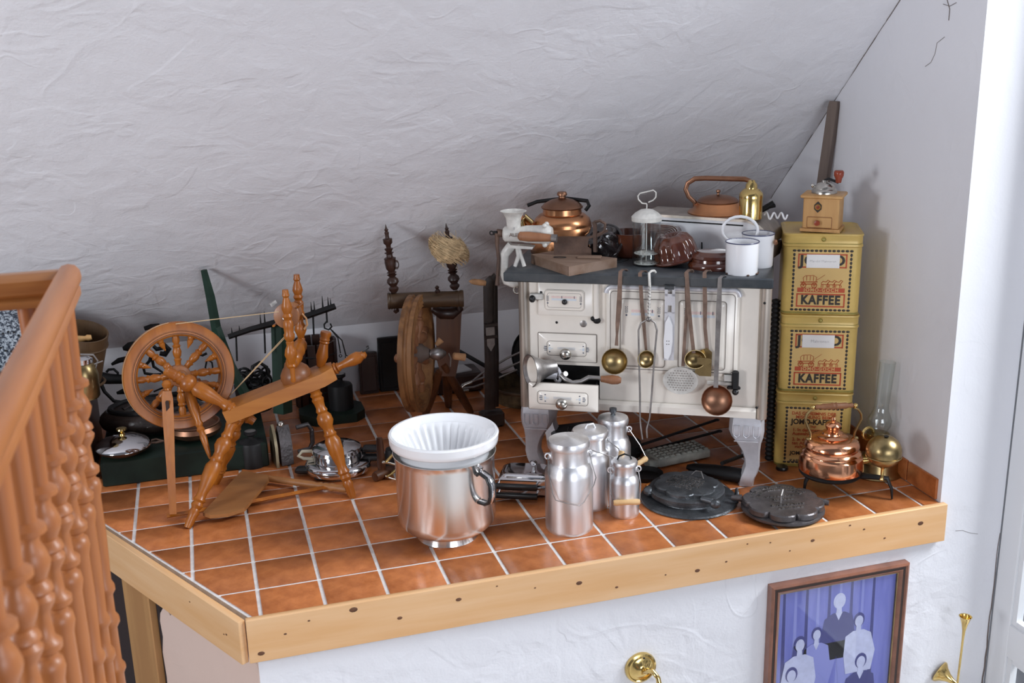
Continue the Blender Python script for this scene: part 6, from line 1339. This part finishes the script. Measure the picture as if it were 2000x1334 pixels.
# speckled enamel colander seen through the railing
c = py(20, 672, 1.38); s_ = mp(c); o = thing('enamel_colander', 'large blue-grey speckled enamel colander leaning up behind the railing', 'colander', T(c.x, 1.38, 0))
fd_ = (CAM - c).normalized(); fM = frame(c, c + (fd_ + Vector((0, 0, .2))).normalized())
R_ = 78 * s_; m = MB(); m.lathe([(0, .055), (R_ * .5, .050), (R_ * .85, .022), (R_, -.03), (R_ * 1.04, -.035), (R_ * 1.04, -.040), (R_ * .98, -.036), (R_ * .8, .016), (0, .048)], 40, fM); m.build('shell', M_speck, o, w=True)
m = MB(); random.seed(2)
for k in range(10):
    a = k * .22 - 1.3; m.lathe([(0, 0), (.0045, 0), (0, .001)], 7, fM @ T(R_ * .42 * cos(a), R_ * .42 * sin(a), .053))
for k in range(12):
    a = k * 2 * pi / 12; m.lathe([(0, 0), (.0045, 0), (0, .001)], 7, fM @ T(R_ * .25 * cos(a), R_ * .25 * sin(a), .0565))
m.build('hole', M_black, o, w=True)
m = MB(); m.tube([fM @ Vector((R_ * 1.0, .03, -.036)), fM @ Vector((R_ * 1.22, .0, -.036)), fM @ Vector((R_ * 1.0, -.03, -.036))], .006, 7); m.build('handle', M_blue, o, w=True)
P = fl(12, 790); o = thing('dark_saucepan', 'dark saucepan with pale rim standing below the speckled colander', 'saucepan', T(py(0, 770, 1.2).x + .02, 1.22, ZC)); zt_ = .13; m = MB(); m.lathe([(0, 0), (.09, 0), (.10, zt_), (.097, zt_), (.086, .01), (0, .01)], 28); m.build('pan', M_black, o); m = MB(); m.torus(.099, .003, 32, 6, T(0, 0, zt_)); m.build('rim', M_nickel, o)
for o in bpy.data.objects:
    if o.name.startswith('clip_jar'):
        for ch in o.children: ch.scale = (.95, .95, .95)
# ------------------------------------------------------------------ things on the front wall
# framed photograph, hung on the wall (tilted a little forward)
YF = FY
tl, tr, bl = py(1502, 1143, YF - .02), py(1768, 1100, YF - .02), py(1490, 1334, YF - .02)
x0, x1 = py(1499, 1150, YF).x, py(1766, 1105, YF).x
zt_ = (tl.z + tr.z) / 2; W_ = x1 - x0; H_ = .70
pf = thing('picture_frame', 'mahogany framed blue-toned family photograph hanging on the white wall below the ledge', 'picture', T((x0 + x1) / 2, YF - .001, zt_))
fw = .040
prof = [(0, 0), (0, .030), (.008, .034), (.014, .030), (.017, .022), (.022, .022), (.026, .030), (.034, .026), (.040, .018), (.040, 0)]
def fside(name, a, b):                               # a -> b along the outer edge, frame width inward
    pass
cor = [(-W_ / 2, 0), (W_ / 2, 0), (W_ / 2, -H_), (-W_ / 2, -H_)]
for k in range(4):
    a, b_ = cor[k], cor[(k + 1) % 4]
    def pt(c, o_): sx = 1 if c[0] < 0 else -1; sz = -1 if c[1] == 0 else 1; return (c[0] + sx * o_, c[1] + sz * o_)
    m = MB(); m.rings([[(pt(a, o_)[0], -h, pt(a, o_)[1]) for o_, h in prof], [(pt(b_, o_)[0], -h, pt(b_, o_)[1]) for o_, h in prof]]); fs = m.build('frame_side', M_frame, pf)
    m = MB(); g = [(.0145, .0285), (.017, .0225), (.0222, .0225), (.0245, .0285)]
    m.rings([[(pt(a, o_)[0], -h, pt(a, o_)[1]) for o_, h in g], [(pt(b_, o_)[0], -h, pt(b_, o_)[1]) for o_, h in g]]); m.build('groove', M_framed, fs)
    m = MB(); g = [(.0385, .012), (.0385, .020), (.0415, .019), (.0415, .012)]
    m.rings([[(pt(a, o_)[0], -h, pt(a, o_)[1]) for o_, h in g], [(pt(b_, o_)[0], -h, pt(b_, o_)[1]) for o_, h in g]]); m.build('gilt_fillet', M_brassd, fs)
m = MB(); m.box((0, -.006, -H_ / 2), (W_ - .06, .008, H_ - .06)); m.build('backing', M_fpurple, pf)
# printed figures (flat print on the photograph)
PM = T(0, -.0101, -fw) @ FRT; PW = W_ - 2 * fw
m = MB()
def poly(pp, mm, z): m.prism([(x * PW, y * PW) for x, y in pp], .0003, PM, mm, z0=z)
def disc(x, y, rx, ry, mm, z): poly([(x + rx * cos(a), y + ry * sin(a)) for a in [i * pi / 8 for i in range(16)]], mm, z)
def fig(x, y, s, body, hair, z, long=False, lean=0):
    disc(x, y + .012 * s, .052 * s, .066 * s, hair, z)
    if long: poly([(x - .055 * s, y), (x + .055 * s, y), (x + .06 * s, y - .11 * s), (x - .06 * s, y - .11 * s)], hair, z)
    poly([(x - .02 * s, y - .04 * s), (x + .02 * s, y - .04 * s), (x + .025 * s, y - .10 * s), (x - .025 * s, y - .10 * s)], 0, z + .0004)
    poly([(x - .05 * s, y - .085 * s), (x + .05 * s, y - .085 * s), (x + .12 * s, y - .125 * s), (x + .15 * s + lean, y - .30 * s), (x + .12 * s + lean, y - .48 * s), (x - .12 * s + lean, y - .48 * s), (x - .15 * s + lean, y - .30 * s), (x - .12 * s, y - .125 * s)], body, z + .0004)
    poly([(x - .03 * s, y - .085 * s), (x + .03 * s, y - .085 * s), (x, y - .15 * s)], 0, z + .0008)
    disc(x, y, .038 * s, .052 * s, 0, z + .0008)
# curtain folds
for k in range(9):
    x = -.46 + k * .095; poly([(x, 0), (x + .02, 0), (x + .05, -1.2), (x + .01, -1.2)], 3 if k % 2 else 2, -.0001)
fig(.02, -.17, 1.0, 2, 0, .0002)
poly([(-.10, -.50), (.13, -.50), (.17, -1.1), (.08, -1.1), (.02, -.62), (-.10, -1.1), (-.20, -1.1)], 3, .0006)
fig(.20, -.36, .92, 0, 2, .001, lean=.02); fig(-.16, -.41, .85, 3, 2, .001); fig(-.30, -.47, 1.0, 0, 2, .0014, long=True)
fig(-.36, -.72, 1.0, 0, 2, .002); fig(.24, -.72, 1.0, 2, 2, .0018); fig(-.06, -.92, .95, 0, 2, .0022)
m.build('photo_print', [M_fpale, M_fpurple, M_fdark, M_fmid], pf)
m = MB(); m.box((0, -.0155, -H_ / 2), (W_ - .075, .002, H_ - .075)); m.build('glazing', M_pane, pf)
# brass wall lamp
c = py(1250, 1302, YF); s_ = mp(c); R_ = 32 * s_
wl_ = thing('brass_wall_lamp', 'polished brass wall lamp rosette with curved arm on the white wall', 'wall lamp', T(c.x, YF, c.z))
m = MB(); m.lathe([(R_, 0), (R_ * 1.02, .004), (R_ * .98, .012), (R_ * .86, .016), (R_ * .80, .012), (R_ * .60, .014), (R_ * .42, .026), (R_ * .25, .032), (0, .034)], 36, Rx(90)); m.build('rosette', M_brass, wl_)
m = MB(); m.tube([(0, -.03, 0), (.004, -.06, .020), (.012, -.085, .030), (.022, -.105, .015), (.028, -.112, -.03)], [.010, .009, .009, .009, .010], 10); m.build('arm', M_brass, wl_)
m = MB(); m.lathe([(0, -.03), (.016, -.032), (.020, -.040), (.014, -.05), (.022, -.06), (.034, -.075), (.036, -.10), (.03, -.12), (0, -.122)], 24, T(.028, -.112, 0)); m.build('lamp_holder', M_brass, wl_)
m = MB(); m.sph((0, -.034, R_ * .93), (.004, .003, .004), 8); m.build('screw', M_black, wl_)
# brass post-horn shaped hook and candle tube
c = py(1836, 1312, YF); s_ = mp(c); R_ = 22 * s_
hn = thing('brass_horn_bracket', 'brass bracket with trumpet-shaped rosette and upright trumpet candle tube near the door', 'wall bracket', T(c.x, YF, c.z))
hv2 = Vector((.45, -.85, -.35)).normalized()
m = MB(); m.lathe([(R_, -.004), (R_ * 1.03, .0), (R_ * .95, .006), (R_ * .70, .016), (R_ * .42, .034), (R_ * .24, .055), (R_ * .17, .085), (R_ * .16, .14), (0, .14)], 28, frame((0, 0, 0), hv2)); m.build('rosette', M_brass, hn)
e_ = hv2 * .13; t0 = py(1886, 1204, YF - .125) - Vector((c.x, YF, c.z))
b0 = Vector((t0.x - .012, t0.y, -.30))
m = MB(); m.tube([e_, (e_ + b0) / 2 + Vector((0, -.02, -.02)), Vector((b0.x + .006, b0.y, -.14))], .006, 8); m.build('arm', M_brass, hn)
m = MB(); L_ = (t0 - b0).length; FMt = frame(b0, t0); m.lathe([(0, 0), (.004, 0), (.0042, L_ - .10), (.006, L_ - .06), (.012, L_ - .03), (.020, L_ - .006), (.024, L_), (.020, L_ - .001), (.011, L_ - .03), (0, L_ - .06)], 20, FMt); m.build('trumpet', M_brass, hn)
# invented collar shape, added to darken the murky area behind the honey-coloured wheel
P = fl(305, 800, zp); o = thing('filler_collar', 'padded black collar shape added as dark filler behind the honey-coloured wheel', 'horse collar', T(P.x, 1.42, zp))
m = MB(); m.torus(.15, .045, 36, 12, T(0, 0, .05) @ Matrix.Diagonal((1.15, .75, 1, 1))); m.build('padding', M_leather, o)
m = MB(); m.torus(.155, .012, 36, 8, T(0, 0, .098) @ Matrix.Diagonal((1.12, .74, 1, 1))); m.build('hame_rim', M_black, o)
m = MB(); m.tube([(-.12, -.02, .10), (-.05, .02, .125), (.05, .0, .120), (.13, .03, .10)], .014, 8, flat=.4); m.build('strap', M_leather, o)
